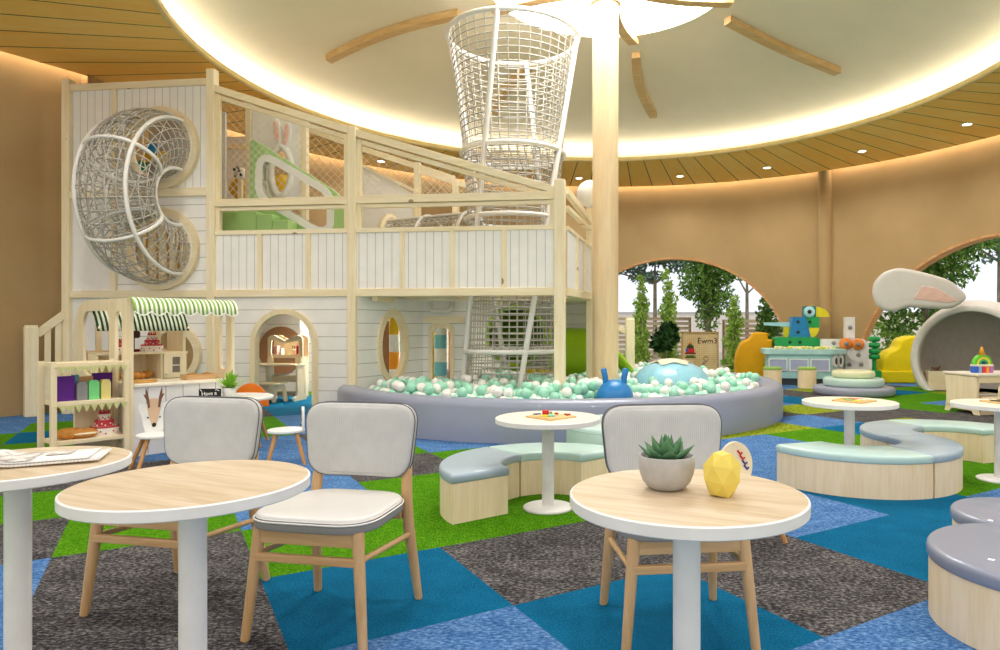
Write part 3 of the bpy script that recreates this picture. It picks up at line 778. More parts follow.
# banded padded posts
def banded(px, d, r, cs, l, per):
    p = hw3(hx(px, d), d)
    t = thing('padded_post', l, 'post', p)
    k = 0; z = 0.0
    while z < 1.5:
        h = min(per, 1.55 - z)
        MB().lathe([(r * .97, z), (r, z + .01), (r, z + h - .01), (r * .97, z + h)], 20).build('band', plain('band ' + cs[k % len(cs)], cs[k % len(cs)], .5), t); z += h; k += 1
    MB().lathe([(0, z), (r * .97, z)][::-1], 20).build('cap', plain('band ' + cs[0], cs[0], .5), t)
banded(394, 1.75, .075, ('#efc319', '#f2efea', '#ef9a1a', '#f2efea'), 'padded post banded orange, white and yellow inside the oval porthole', .27)
banded(404, 2.05, .07, ('#9fd4dd', '#f2efea'), 'padded post banded pale blue and white inside the oval porthole, behind the orange one', .2)
banded(440.5, 1.95, .1, ('#7cc7d6', '#f4f1ec'), 'padded post banded turquoise and white inside the arched opening', .215)
tag(MB().bb((-.06, -.03, 0), (.06, .03, 1.5), None, .01).build('yellow_board', plain('amber board', '#e3ad24', .5), None, hw3(hx(430.5, 2.3), 2.3), -HA), 'narrow amber board beside the turquoise banded post', 'board')
# ------------------------------------------------------------------ stair railing at the wall end of the playhouse
def newel_set(name, label, base, direc, n_b, newel_h, rail0, rail1, length):
    t = thing(name, label, 'railing', base, direc)
    MB().box((0, 0, newel_h / 2), (.15, .15, newel_h), None, .01).box((0, 0, newel_h + .01), (.13, .13, .03)).build('newel_post', pine('z'), t)
    MB().bar((.06, 0, rail0), (length, 0, rail1), .07, .1).build('handrail', pine('x'), t)
    MB().bar((.06, 0, .16), (length, 0, .16 + rail1 - rail0), .06, .12).build('stringer', pine('x'), t)
    for i in range(n_b):
        u = (i + 1) / (n_b + 1); xx = .06 + (length - .06) * u; zz = rail0 + (rail1 - rail0) * u
        MB().bb((xx - .035, -.02, zz - rail0 + .2), (xx + .035, .02, zz - .03)).build('baluster', pine('z'), t)
    return t
nb = gp(31, 416.5)
e = Vector(hw3(XA, 0)); v = Vector((e.x - nb.x, e.y - nb.y))
newel_set('stair_railing', 'pine newel post with a short handrail rising to the playhouse corner by the wall', (nb.x, nb.y, 0), math.atan2(v.y, v.x), 2, 1.2, 1.1, 1.42, v.length)
nb = pt(630, 360, 11.6)
newel_set('stair_railing', 'pine stair railing with balusters behind the column, above the green slide', (nb.x, nb.y, 0), PI, 3, 1.34, 1.12, 1.5, .75)
# globe on the corner post
g = hw3(sx, sd, 2.93)
t = thing('globe_lamp', 'white globe on top of the playhouse corner post by the column', 'lamp', g)
MB().lathe([(.05, 0), (.05, .03), (.02, .04)], 16).build('base', PIPE(), t)
MB().ball((0, 0, .215), .2, 28, 18).build('globe', plain('opal globe', '#f3f0ea', .4), t)
# ================================================================== BALL POOL
PC = Vector((-.12, 10.0)); PR = 3.16
VINYL = lambda n, c: plain(n, c, .36, .5, .02, 6, .25)
POOLM = VINYL('slate blue vinyl', '#9298ae')
struct_pool = thing('ball_pool', 'large round ball pool with a padded slate-blue rim', 'ball pool', (PC.x, PC.y, 0))
pr_ = [(PR, .0), (PR, .36), (PR - .02, .41), (PR - .07, .445), (PR - .21, .445), (PR - .26, .41), (PR - .28, .36), (PR - .28, .02)]
MB().lathe(pr_, 160).build('padded_rim', POOLM, struct_pool)
MB().lathe([(PR - .27, .012), (0, .012)], 96).build('pool_base', plain('pool base mint', '#cfe6db', .6), struct_pool)
BALLC = (plain('mint plastic', '#9fdcc4', .3, .5, .0), plain('white plastic', '#f1efea', .3, .5, .0))
rb = random.Random(3); BR = .062
def in_pool(x, y):
    if (Vector((x, y)) - PC).length > PR - .36: return False
    if x < -2.76 + .466 * (y - 8.87) + .16 and y < 10.2: return False
    if y > 9.85 and x < -1.4: return False
    if y > 11.75 and x < .7: return False
    if (Vector((x, y)) - Vector((.5, 9.2))).length < .27: return False
    for cx, cy, r in ((1.46, 9.55, .62), (.52, 7.55, .36), (-.5, 10.64, .42), (.05, 11.0, .5), (.75, 10.9, .4), (.99, 11.6, .15)):
        if (Vector((x, y)) - Vector((cx, cy))).length < r + .03: return False
    for a in range(4):
        b = R(188 + 90 * a)
        if (Vector((x, y)) - TC - Vector((RA * cos(b), RA * sin(b)))).length < .1: return False
    for q in ((-.08, 8.45), (.31, 9.8)):
        if (Vector((x, y)) - Vector(q)).length < .13: return False
    return True
cand = []
def heap(x, y): return .04 * sin(3.1 * x + 1.3) * cos(2.3 * y) + .03 * sin(7 * x + 2) * sin(6 * y)
for lay, (z0, keep) in enumerate(((.285, 1.0), (.375, .93), (.465, .28))):
    sp_ = .128; row = 0; y = 6.9 + lay * .04
    while y < 13.1:
        x = -3.2 + (row % 2) * sp_ / 2 + lay * .05
        while x < 3:
            X = x + rb.uniform(-.006, .006); Y = y + rb.uniform(-.006, .006)
            if in_pool(X, Y) and rb.random() < keep: cand.append((X, Y, z0 + heap(x, y) * (.8 if lay == 2 else .35), rb.random() < .54))
            x += sp_
        y += sp_ * .866; row += 1
# nearest ones that can be seen over the rim are objects of their own
def seen(c):
    X, Y, Z, _ = c
    a = math.hypot(X, Y); d = Vector((X, Y)) / a
    p = PC; b = p.dot(d); q = p.dot(p) - (PR - .1) ** 2
    t = b - math.sqrt(max(0, b * b - q)); sl_ = (.445 - H) / t
    return H + sl_ * a < Z + BR * .5
cand.sort(key=lambda c: c[1])
vis = [c for c in cand if seen(c) and c[2] > .33]
top = set(id(c) for c in vis[:300])
proto = []
for m, nm in ((BALLC[0], 'mint'), (BALLC[1], 'white')):
    mb = MB().ball((0, 0, 0), BR, 16, 10); proto.append(mb)
bm_ = []
for mb, m in zip(proto, BALLC):
    o = mb.build('plastic_ball', m); bm_.append(o.data); bpy.data.objects.remove(o)
def ball_obj(X, Y, Z, c):
    o = bpy.data.objects.new('plastic_ball', bm_[0] if c else bm_[1]); COL.objects.link(o); o.location = (X, Y, Z); return o
for c in cand:
    if id(c) in top:
        tag(ball_obj(*c), 'mint green plastic ball lying among the others near the front of the ball pool' if c[3] else 'white plastic ball lying among the others near the front of the ball pool', 'ball', 'mint balls in the ball pool' if c[3] else 'white balls in the ball pool')
t = gp(757, 366.5, .5)
tag(ball_obj(2.56, 9.2, .445 + BR, True), 'single mint ball resting up on the padded rim of the pool', 'ball')
mb = MB(); low = [MB().ball((0, 0, 0), BR, 10, 6)] 
lv, lf = low[0].v, low[0].f
for c in cand:
    if id(c) not in top: mb.add([(v[0] + c[0], v[1] + c[1], v[2] + c[2]) for v in lv], lf, None, True, 0 if c[3] else 1)
tag(mb.build('plastic_balls', list(BALLC)), 'sea of further mint and white plastic balls filling the pool', 'balls', None, 'stuff')
# dome hill in the pool
t = thing('climbing_dome', 'shiny pale blue soft dome with a cream cap in the ball pool', 'play dome', (1.46, 9.55, .07))
DOM = [(.58, 0), (.58, .2), (.56, .33), (.5, .46), (.42, .54), (.3, .61), (.16, .645), (0, .655)]
for k in range(8):
    a = 2 * PI * k / 8
    MB().lathe(DOM, 8, None, True, 0, a + .006, a + 2 * PI / 8 - .006).build('dome_panel', VINYL('pale aqua vinyl', '#8ec6d8'), t)
MB().lathe([(r * .985, z * .985) for r, z in DOM], 32).build('seam', VINYL('white seam', '#dcebee'), t)
capo = [((.29 + .045 * cos(6 * a)) * cos(a), (.29 + .045 * cos(6 * a)) * sin(a)) for a in [2 * PI * i / 48 for i in range(48)]]
mb = MB(); vs = []; fs = []
for j in range(5):
    for (x, y) in capo:
        x, y = x * j / 4, y * j / 4; vs.append((x, y, .685 - .68 * (x * x + y * y)))
for j in range(1, 4):
    for i in range(48): k = (i + 1) % 48; fs.append([j * 48 + i, j * 48 + k, j * 48 + 48 + k, j * 48 + 48 + i][::-1])
for i in range(48): fs.append([0, 48 + (i + 1) % 48, 48 + i][::-1])
mb.add(vs, [f[::-1] for f in fs], None, True).build('cream_cap', VINYL('cream vinyl', '#efe2c8'), t)
# blue hopper ball with two horns
t = thing('hopper_ball', 'bright blue hopper ball with two stubby horns at the front of the pool', 'hopper ball', (.52, 7.62, .14))
HB = plain('bright blue rubber', '#1f7fc4', .35, .5, .02)
MB().ball((0, 0, .24), .215, 32, 20, None, 0, (1, 1, 1.05)).build('body', HB, t)
for s in (-1, 1):
    MB().tube([(s * .1, 0, .4), (s * .11, 0, .5), (s * .125, 0, .58), (s * .126, 0, .59)], [.035, .034, .036, .02], 12).build('horn', HB, t)
# lime slide: curled tube and open chute
LIME = plain('lime plastic', '#9bc41a', .4, .45, .03)
t = thing('slide', 'lime green tube slide with an open chute running down behind the column', 'slide', (0, 0, 0))
MB().lathe([(.46, -.45), (.46, .4), (.5, .4), (.5, .46), (.42, .46), (.42, -.45)], 40, tr(.12, 11.0, .72, 0, 0, PI / 2)).build('tube_section', LIME, t)
mb = MB(); pr0 = None; nseg = 16
for i in range(nseg + 1):
    u = i / nseg; x = .5 + .62 * u; z = .95 - .62 * u * u; c = []
    for k in range(13):
        a = PI + PI * k / 12; c.append((x, 10.85 + .34 * cos(a), z + .22 * sin(a)))
    for k in range(13):
        a = 2 * PI - PI * k / 12; c.append((x, 10.85 + .38 * cos(a), z - .03 + .24 * sin(a)))
    m = len(c)
    if pr0: mb.add(pr0 + c, [[k, (k + 1) % m, m + (k + 1) % m, m + k] for k in range(m)], None, True)
    else: mb.add(c, [list(range(m))])
    pr0 = c
mb.build('chute', LIME, t)
t2 = thing('slide', 'lime green tunnel mouth with a dark opening seen through the net tower', 'slide', (-.88, 11.15, 0))
MB().lathe([(.45, .0), (.52, -.04), (.52, .05), (.45, .05), (.45, .0)], 40, tr(0, 0, 1.05, 0, PI / 2)).build('flange', LIME, t2)
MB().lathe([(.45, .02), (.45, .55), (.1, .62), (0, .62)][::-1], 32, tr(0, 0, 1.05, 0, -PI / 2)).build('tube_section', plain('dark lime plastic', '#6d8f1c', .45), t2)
MB().box((0, .3, .3), (.3, .3, .6)).build('foot', LIME, t2)
t = thing('climbing_dome', 'small yellow ribbed dome seen through the foot of the net tower', 'play dome', (-.5, 10.64, .1))
mb = MB()
for k in range(12): mb.lathe([(.38, 0), (.38, .2), (.34, .34), (.22, .44), (0, .48)], 4, None, True, 0, 2 * PI * k / 12 + .03, 2 * PI * (k + 1) / 12 - .03)
mb.build('dome_shell', plain('yellow plastic', '#e6c814', .45), t); MB().lathe([(.36, 0), (.36, .2), (.32, .33), (.2, .43), (0, .465)], 24).build('inner_shell', plain('dark yellow plastic', '#c9a90e', .5), t)

# ================================================================== FRONT FURNITURE
def add_table(pos, r, h, label, foot=True, rc=.037, rim=.03, top='table top oak'):
    t = thing('round_table', label, 'table', (pos[0], pos[1], 0), R(-24))
    tm = wood(top, '#dccbb2', '#c3ab88', 'x', .42, 22) if top == 'table top oak' else plain(top, '#f0e6d6', .4, .4, .02)
    MB().lathe([(0, h), (r - .006, h)][::-1], 64, None, False).build('table_top', tm, t)
    MB().lathe([(r - .006, h), (r, h - .003), (r, h - rim), (r - .003, h - rim - .003), (0, h - rim - .003)][::-1], 64, None, True, sharp=True).build('edge_band', plain('white table edge', '#e9e7e5', .4), t)
    MB().lathe([(rc, .01), (rc, h - rim)], 28).build('column', plain('white table column', '#e6e4e2', .4), t)
    MB().lathe([(0, 0), (.166, 0), (.166, .012), (.155, .018), (rc + .01, .024), (0, .024)], 48).build('foot_disc', plain('white table column', '#e6e4e2', .4), t)
    return t
TL = (-1.83, 2.225); TM = (-1.098, 1.956); TRR = (.32, 1.822)
add_table(TL, .318, .75, 'round wood-topped cafe table with an open newspaper lying on it')
add_table(TM, .32, .75, 'empty round wood-topped cafe table in front of two grey chairs')
add_table(TRR, .318, .75, 'round wood-topped cafe table carrying the succulent and the yellow ornament')
K1, K2, K3 = (-.139, 4.44), (2.26, 5.4), (3.38, 5.25)
add_table(K1, .348, .603, 'small white pedestal table with the red-pegged game, ringed by the blue and mint bench', True, .04, .03, 'cream laminate')
add_table(K2, .363, .603, 'small white pedestal table with a puzzle board, inside the serpentine bench', True, .04, .03, 'cream laminate')
add_table(K3, .345, .603, 'small white pedestal table with the noughts-and-crosses board near the wooden activity table', True, .042, .03, 'cream laminate')
FAB = None
n = N('grey ribbed fabric'); x = n.xyz(n.coord())[0]
w = n.math('SINE', n.math('MULTIPLY', x, 700.0)); f = n.noise(n.coord(), 14, 3)
n.col(n.ramp(f, [(.3, lin('#c2c1be')), (.7, lin('#cac9c6'))])); n.bump(w, .25, .002); FAB = n.fin(.8, .15)
PAD = plain('pale grey leatherette', '#e4e1dd', .32, .5, .02); BAND = plain('dark grey upholstery band', '#8b8a87', .6); PIPING = plain('dark piping', '#626264', .6)
def make_chair(label):
    t = thing('upholstered_chair', label, 'chair', (0, 0, 0), 0, None)
    for s in (-1, 1):
        MB().tube([(s * .245, -.235, 0), (s * .243, -.233, .01), (s * .205, -.2, .43)], [.0155, .0175, .024], 14).build('leg', beech('z'), t)
        MB().tube([(s * .245, .27, 0), (s * .243, .268, .01), (s * .222, .215, .33), (s * .217, .205, .45), (s * .21, .222, .58), (s * .2, .25, .72)], [.0155, .0175, .024, .024, .022, .018], 14).build('leg', beech('z'), t)
        MB().tube([(s * .218, -.21, .325), (s * .225, .215, .3)], .012, 10).build('side_stretcher', beech('y'), t)
    MB().bb((-.2, -.215, .372), (.2, -.19, .428), None, .004).build('apron', beech('x'), t); MB().bb((-.2, .18, .372), (.2, .205, .428), None, .004).build('apron', beech('x'), t)
    MB().bb((-.216, -.23, .305), (.216, -.205, .337), None, .005).build('front_stretcher', beech('x'), t)
    seat = roundp([(-.265, -.25), (.265, -.25), (.24, .22), (-.24, .22)], .16, 8)
    MB().pad(seat, .036, .012, tr(0, 0, .428)).build('seat_base', BAND, t)
    sp = MB().pad(offset(seat, .004), .024, .018, tr(0, 0, .462)).build('seat_pad', PAD, t)
    MB().tube([(p[0], p[1], .463) for p in offset(seat, -.001)], .0035, 6, True).build('piping', plain('white piping', '#efece6', .4), sp)
    def bend(v):
        x, y, z = v
        return Vector((x * (1 + .06 * (y - .165) / .165), .235 - z - .32 * x * x * -1 * -1 + .07 * y, .548 + y * .945))
    bk = roundp([(-.25, 0), (.25, 0), (.25, .335), (-.25, .335)], .1, 8)
    # finer outline so the pad can curve
    fine_ = []
    for i in range(len(bk)):
        a, b = Vector(bk[i]), Vector(bk[(i + 1) % len(bk)]); k = max(1, int((b - a).length / .04))
        fine_ += [tuple(a + (b - a) * j / k) for j in range(k)]
    b = MB().pad(fine_, .05, .02, None, 0, 4, .012, bend).build('backrest', FAB, t)
    for z_ in (.035, .008):
        MB().tube([bend((p[0], p[1], z_)) for p in offset(fine_, -.0015)], .0022, 6, True).build('piping', PIPING, b)
    return t
ca = make_chair('grey upholstered chair tucked in behind the empty table, backrest before the toy bakery')
ca.location = (-1.73, 2.966, 0); ca.rotation_euler[2] = R(-12)
cb = copy_tree(ca); cb.location = (-.955, 2.745, 0); cb.rotation_euler[2] = R(-10.8)
cb['label'] = 'grey upholstered chair with its glossy pale seat pad and all four legs in view'
cc = copy_tree(ca); cc.location = (.42, 2.66, 0); cc.rotation_euler[2] = R(6)
cc['label'] = 'grey upholstered chair pushed in behind the table that carries the succulent'
for c in (ca, cb, cc): c['group'] = 'grey upholstered chairs'

# newspaper
A_ = gp(20, 466, .756); B_ = gp(103, 456, .756)
NP = thing('newspaper', 'open newspaper lying on the round table nearest the shelf', 'newspaper', (-1.735, 2.25, .751), R(24))
mb = MB(); vs = []; fs = []
W_, Hh = .30, .2; m = 24
def page(name, f, mat, z=0.0, th=.003, x0=-W_ / 2, x1=W_ / 2):
    mb = MB(); vs = []; fs = []
    for s in (0, 1):
        for i in range(m + 1):
            u = i / m; x = x0 + (x1 - x0) * u
            for v in (0, 1): vs.append((x, -Hh / 2 + Hh * v, f(u) + z + th * s))
    k = 2 * (m + 1)
    for i in range(m):
        a = i * 2
        fs += [[k + a, k + a + 2, k + a + 3, k + a + 1], [a, a + 1, a + 3, a + 2], [a, a + 2, k + a + 2, k + a], [a + 1, k + a + 1, k + a + 3, a + 3]]
    fs += [[0, k, k + 1, 1], [2 * m, 2 * m + 1, k + 2 * m + 1, k + 2 * m]]
    return mb.add(vs, fs, None, True).build(name, mat, NP)
n = N('newsprint'); v = n.coord(); xy = n.xyz(v)
line = n.math('GREATER_THAN', n.math('FRACT', n.math('MULTIPLY', xy[0], 95.0)), .55)
colm = n.math('GREATER_THAN', n.math('FRACT', n.math('ADD', n.math('MULTIPLY', xy[1], 14.0), .2)), .12)
wd = n.math('GREATER_THAN', n.noise(v, 140, 2), .47)
txt = n.math('MULTIPLY', n.math('MULTIPLY', line, colm), wd)
n.col(n.mix(n.math('MULTIPLY', txt, .2), lin('#efeeea'), lin('#55534f'))); NEWS = n.fin(.75, .2)
page('page', lambda u: .002 + .012 * math.exp(-((u - .0) / .12) ** 2) + .006 * u, NEWS, 0, .006)
page('page', lambda u: .012 + .02 * math.exp(-((u - .02) / .16) ** 2) + .005 * u, NEWS, 0, .002, -W_ / 2 - .02, W_ / 2 - .03)
n = N('news picture'); v = n.coord(); n.col(n.ramp(n.noise(v, 26, 5, .7, 1.0), [(.35, lin('#8d8883')), (.5, lin('#c9c2ba')), (.65, lin('#efebe4'))])); NPIC = n.fin(.7, .2)
mb = MB(); mm = 8
for (x0, x1, y0, y1) in ((-.14, -.04, -.09, .09), (-.02, .05, .0, .085)):
    ps = []
    for i in range(mm + 1):
        x = x0 + (x1 - x0) * i / mm; u = (x + W_ / 2 + .02) / (W_ - .01)
        z = .0165 + .02 * math.exp(-((u - .02) / .16) ** 2) + .005 * u
        ps += [(x, y0, z), (x, y1, z)]
    mb.add(ps, [[2 * i, 2 * i + 2, 2 * i + 3, 2 * i + 1] for i in range(mm)])
mb.build('photograph', NPIC, NP)
# succulent in a concrete bowl
t = thing('potted_succulent', 'green pointed succulent in a round grey concrete bowl on the table', 'plant', (.272, 1.868, .75))
CONC = plain('pale concrete', '#b4b2ae', .8, .2, .1, 22, 0, .25)
MB().lathe([(0, 0), (.036, 0), (.052, .006), (.066, .022), (.075, .046), (.0785, .07), (.0775, .093), (.0755, .095), (.071, .093), (.069, .078), (.06, .073)], 48).build('bowl', CONC, t)
MB().lathe([(.069, .078), (0, .082)], 32).build('soil', plain('potting soil', '#3a2e24', .95), t)
n = N('succulent green'); z = n.xyz(n.coord())[2]
n.col(n.ramp(n.math('ADD', n.math('MULTIPLY', n.noise(n.coord(), 30, 3), .6), n.math('MULTIPLY', z, 2.0)), [(.35, lin('#2f5a3c')), (.62, lin('#5f8c62'))])); SUC = n.fin(.5, .3)
def leaf(L, w, az, el, base, zb):
    mb = MB(); vs = []; fs = []; k = 7
    for i in range(k + 1):
        u = i / k; ww = w * (sin(PI * min(1, u * .8 + .2)) ** .8) * (1 - u ** 3) + .0005; th_ = .014 * (1 - u) + .001
        x = L * u; zz = .18 * L * u * u
        for a in range(8): vs.append((x, ww * cos(2 * PI * a / 8), zz + th_ * sin(2 * PI * a / 8) - (.35 * ww * (1 - abs(cos(2 * PI * a / 8))) if sin(2 * PI * a / 8) > .1 else 0) * .5))
    for i in range(k):
        for a in range(8): b = (a + 1) % 8; fs.append([i * 8 + a, i * 8 + b, i * 8 + 8 + b, i * 8 + 8 + a])
    fs.append(list(range(8))[::-1]); fs.append([k * 8 + i for i in range(8)])
    return mb.add(vs, fs, tr(base * cos(az), base * sin(az), zb, az) @ Matrix.Rotation(-el, 4, 'Y'), True)
for nl, el, L, w, b0, zb, ph in ((8, R(24), .074, .026, .016, .08, 0), (6, R(48), .07, .025, .01, .084, .4), (4, R(72), .06, .021, .006, .09, .2)):
    for k in range(nl): leaf(L, w, ph + 2 * PI * k / nl, el, b0, zb).build('succulent_leaf', SUC, t)
# faceted yellow ornament
t = MB(); pr = [(.0, 0), (.032, 0), (.053, .04), (.049, .08), (.026, .11), (0, .112)]
vs = []; fs = []; nf = 6
for j, (r, z) in enumerate(pr):
    for i in range(nf):
        a = 2 * PI * (i + (.5 if j % 2 else 0)) / nf + .35; vs.append((r * cos(a), r * sin(a), z + (.006 if i % 2 and 0 < j < 5 else 0)))
for j in range(len(pr) - 1):
    for i in range(nf):
        k = (i + 1) % nf; a, b, c, d = j * nf + i, j * nf + k, (j + 1) * nf + i, (j + 1) * nf + k
        fs += [[a, b, c], [b, d, c]] if j % 2 == 0 else [[a, b, d], [a, d, c]]
t.add(vs, fs); tag(t.build('faceted_ornament', plain('matt yellow ceramic', '#e6d062', .55, .3, .02), None, (.408, 1.79, .75)), 'yellow many-sided ornament on the table beside the succulent', 'ornament')

# ------------------------------------------------------------------ curved benches
CUSH = {'mint': VINYL('mint vinyl', '#bfdcd8'), 'blue': VINYL('grey blue vinyl', '#a9bac8'), 'purple': VINYL('grey violet vinyl', '#8d93a6')}
def bench(c, ri, ro, a0, a1, col, label, h=.30, name='curved_bench'):
    t = thing(name, label, 'bench', (c[0], c[1], 0), 0, 'curved bench modules')
    p = ring(ri, ro, R(a0), R(a1), 26)
    MB().prism(offset(p, .006), h - .055, None, smooth_side=False).build('bench_base', oak('z'), t)
    MB().pad(p, .06, .022, tr(0, 0, h - .056)).build('cushion', CUSH[col], t)
    return t
bench((-.14, 4.5), .31, .72, 131, 218, 'blue', 'curved bench module with a grey-blue cushion beside the pedestal table with the red-pegged game')
bench((-.14, 4.5), .31, .72, 43, 130.4, 'mint', 'curved bench module with a mint cushion behind the pedestal table with the red-pegged game')
bench((2.3, 5.4), .33, .76, 200, 289.6, 'mint', 'curved bench module with a mint cushion on the near side of the puzzle-board table')
bench((2.3, 5.4), .33, .76, 290.2, 380, 'blue', 'curved bench module with a grey-blue cushion joined to the near mint module')
bench((3.33, 5.77), .33, .76, 110, 199.5, 'blue', 'curved bench module with a grey-blue cushion at the far bend of the serpentine')
bench((3.33, 5.77), .33, .76, 20, 109.4, 'mint', 'curved bench module with a mint cushion behind the noughts-and-crosses table')
def ottoman(c, r, h, col, label, wood_=True):
    t = thing('round_ottoman', label, 'ottoman', (c[0], c[1], 0))
    if wood_:
        MB().lathe([(0, 0), (r - .008, 0), (r - .008, h - .055), (0, h - .055)], 64, None, False).build('ottoman_base', oak('z'), t)
        MB().pad(circ(r, 64), .062, .024, tr(0, 0, h - .058)).build('cushion', CUSH[col], t)
    else:
        MB().pad(circ(r, 64), h, .03).build('body', CUSH[col], t)
        MB().tube([(r * cos(a), r * sin(a), h - .035) for a in [2 * PI * i / 64 for i in range(64)]], .004, 6, True).build('piping', CUSH[col], t)
    return t
ottoman((1.9, 2.66), .425, .3, 'purple', 'large round ottoman with a grey-violet cushion on a wooden drum, nearest the viewer')
ottoman((2.2, 3.24), .31, .3, 'purple', 'smaller round ottoman with a grey-violet cushion just behind the larger one')
ottoman((.52, 5.78), .545, .385, 'mint', 'low round mint ottoman between the bench and the ball pool', False)
# games on the pedestal tables
def board(c, z, s, rz, label):
    t = thing('game_board', label, 'game', (c[0], c[1], z), rz)
    MB().box((0, 0, .006), (s, s, .012), None, .003).build('tray', wood('game tray', '#e3c48d', '#d0a968', 'x', .5, 20), t)
    return t
def chip(t, x, y, w, d, h, c, z=.012, name='game_piece', rz=0.0):
    MB().box((x, y, z + h / 2), (w, d, h), None, min(w, d, h) * .15, 0, rz).build(name, plain('piece ' + c, c, .45), t)
t = board((K1[0] + .02, K1[1] - .02), .603, .24, R(45), 'square wooden game tray with a tall red peg and coloured pieces')
for x, y, w, d, h, c in ((-.04, .03, .12, .11, .008, '#e8d8b0'), (-.07, -.01, .05, .04, .012, '#f2df3a'), (-.03, -.03, .05, .03, .012, '#8fd6c0'), (.02, .05, .05, .04, .012, '#4fb873'), (-.06, .07, .05, .03, .014, '#2a4a70'), (.07, .02, .02, .02, .012, '#c33a30'), (.09, -.07, .03, .02, .012, '#b5483a'), (.1, -.04, .02, .02, .01, '#7a4a30'), (.07, .09, .03, .02, .012, '#c8332c')):
    chip(t, x, y, w, d, h, c)
MB().lathe([(0, .012), (.022, .012), (.022, .045), (.018, .05), (0, .05)], 16, tr(-.03, .02, 0)).build('peg', plain('red peg', '#c81e1e', .4), t)
t = board((K2[0] + .03, K2[1] - .02), .603, .25, R(40), 'square wooden puzzle tray with flat bright pieces')
for x, y, w, d, c in ((-.06, -.06, .07, .05, '#f0d648'), (.02, -.05, .05, .06, '#f2ecd8'), (.07, 0, .05, .05, '#e86a50'), (.02, .04, .07, .05, '#d94b3a'), (-.05, .02, .06, .06, '#8fd08a'), (-.07, .08, .05, .04, '#f3c95a'), (.06, .08, .06, .04, '#7ccf66'), (-.01, .085, .04, .04, '#e0855a')):
    chip(t, x, y, w, d, .006, c)
t = board((K3[0] + .05, K3[1] + .03), .603, .24, R(12), 'wooden noughts-and-crosses board with dark marks')
for i in (-1, 1):
    chip(t, i * .036, 0, .006, .2, .004, '#3c3a36'); chip(t, 0, i * .036, .2, .006, .004, '#3c3a36')
for x, y, c in ((-.07, -.07, '#3a4048'), (0, 0, '#465a50'), (.07, .07, '#3a4048'), (.07, -.07, '#465a50'), (-.07, .02, '#3a4048')):
    for s in (1, -1): chip(t, x, y, .045, .008, .008, c, .013, 'cross_bar', s * PI / 4)
# ================================================================== TOY BAKERY
S0 = Vector((-4.03, 6.15)); SA = math.atan2(.8, .6)
def sw(w, t, z=0.0): return (S0.x + .6 * w - .8 * t, S0.y + .8 * w + .6 * t, z)
st = thing('market_stall', 'birch toy market stall with a scalloped green and white striped awning', 'stall', sw(0, 0), SA)
SW = .93
outer = [(0, 0), (1.46, 0), (1.46, 1.1), (1.42, 1.27), (1.32, 1.4), (1.18, 1.46), (1.05, 1.47), (0, 1.47)]
slot = roundp([(.19, .1), (.35, .1), (.35, 1.35), (.19, 1.35)], .1, 6); big = roundp([(.5, .72), (1.16, .72), (1.22, 1.2), (1.14, 1.36), (.5, 1.36)], .1, 6)
MB().prism(outer, .03, vm((-.0, 0, 0), PI / 2), [slot, big]).build('end_panel', ply('z'), st)
o2 = [(0, .66), (.37, .66), (.37, 1.3), (.33, 1.4), (.25, 1.45), (.12, 1.46), (0, 1.46)]
MB().prism(o2, .03, vm((SW, 0, 0), PI / 2), [roundp([(.12, .76), (.25, .76), (.25, 1.34), (.12, 1.34)], .14, 6)]).build('slotted_panel', ply('z'), st)
MB().bb((.0, .02, 1.42), (SW, .05, 1.46)).bb((.0, .4, 1.4), (SW, .43, 1.44)).build('roof_rail', ply('x'), st)
AW = stripes('awning green stripes', ('#8fb55c', '#f3f3e6', '#6f9a44', '#f3f3e6'), .079, 'x')
def awning(x0, x1, p0, p1, p2, scal, mat, par, nsc=7):
    mb = MB(); m = 112; vs = []; fs = []; rows = 7
    for o in (0, .006):
        for i in range(m + 1):
            u = i / m; x = x0 + (x1 - x0) * u
            dz = -scal * abs(sin(PI * nsc * u)) if scal else 0
            for j in range(rows):
                v = j / (rows - 1)
                y = (1 - v) ** 2 * p0[0] + 2 * v * (1 - v) * p1[0] + v * v * p2[0]; z = (1 - v) ** 2 * p0[1] + 2 * v * (1 - v) * p1[1] + v * v * p2[1]
                vs.append((x, y - o, z + (dz if j == rows - 1 else 0) + o * .5))
    k = (m + 1) * rows
    for i in range(m):
        for j in range(rows - 1):
            a = i * rows + j; fs += [[a, a + 1, a + rows + 1, a + rows], [k + a, k + a + rows, k + a + rows + 1, k + a + 1]]
        a = i * rows + rows - 1; fs.append([a, k + a, k + a + rows, a + rows])
    return mb.add(vs, fs, None, True).build('awning', mat, par)
aw = awning(.0, SW + .02, (.06, 1.475), (-.07, 1.475), (-.1, 1.345), .035, AW, st)
mb = MB(); m = 112
mb.tube([(SW * 1.02 * i / m, -.106, 1.343 - .035 * abs(sin(PI * 7 * i / m))) for i in range(m + 1)], .007, 5)
mb.build('white_hem', plain('white hem cloth', '#f4f3ea', .8), aw)
ct_ = thing('shop_counter', 'white boarded toy shop counter with a pale wooden top', 'counter', sw(0, 0), SA)
MB().bb((.035, .02, 0), (SW - .0, .42, .64)).build('counter_body', boards('counter boards', '#eeeceb', '#8f8b87', .155, 'x', .5, .006, True), ct_)
MB().bb((.035, -.0, .64), (SW + .0, .44, .67), None, .006).build('counter_top', plain('cream counter top', '#efe6d4', .45), ct_)
hu = thing('bakery_hutch', 'birch bakery hutch with a dark green striped awning, bread cubby and little glazed door', 'cabinet', sw(0, 0), SA)
y0, y1 = 1.0, 1.4; PL = ply('z')
for x, zz in ((.06, .93), (.9, 1.42)): MB().bb((x - .015, y0, 0), (x + .015, y1, zz)).build('side_panel', PL, hu)
MB().bb((.05, y1 - .02, 0), (.93, y1, .95)).build('back_panel', PL, hu)
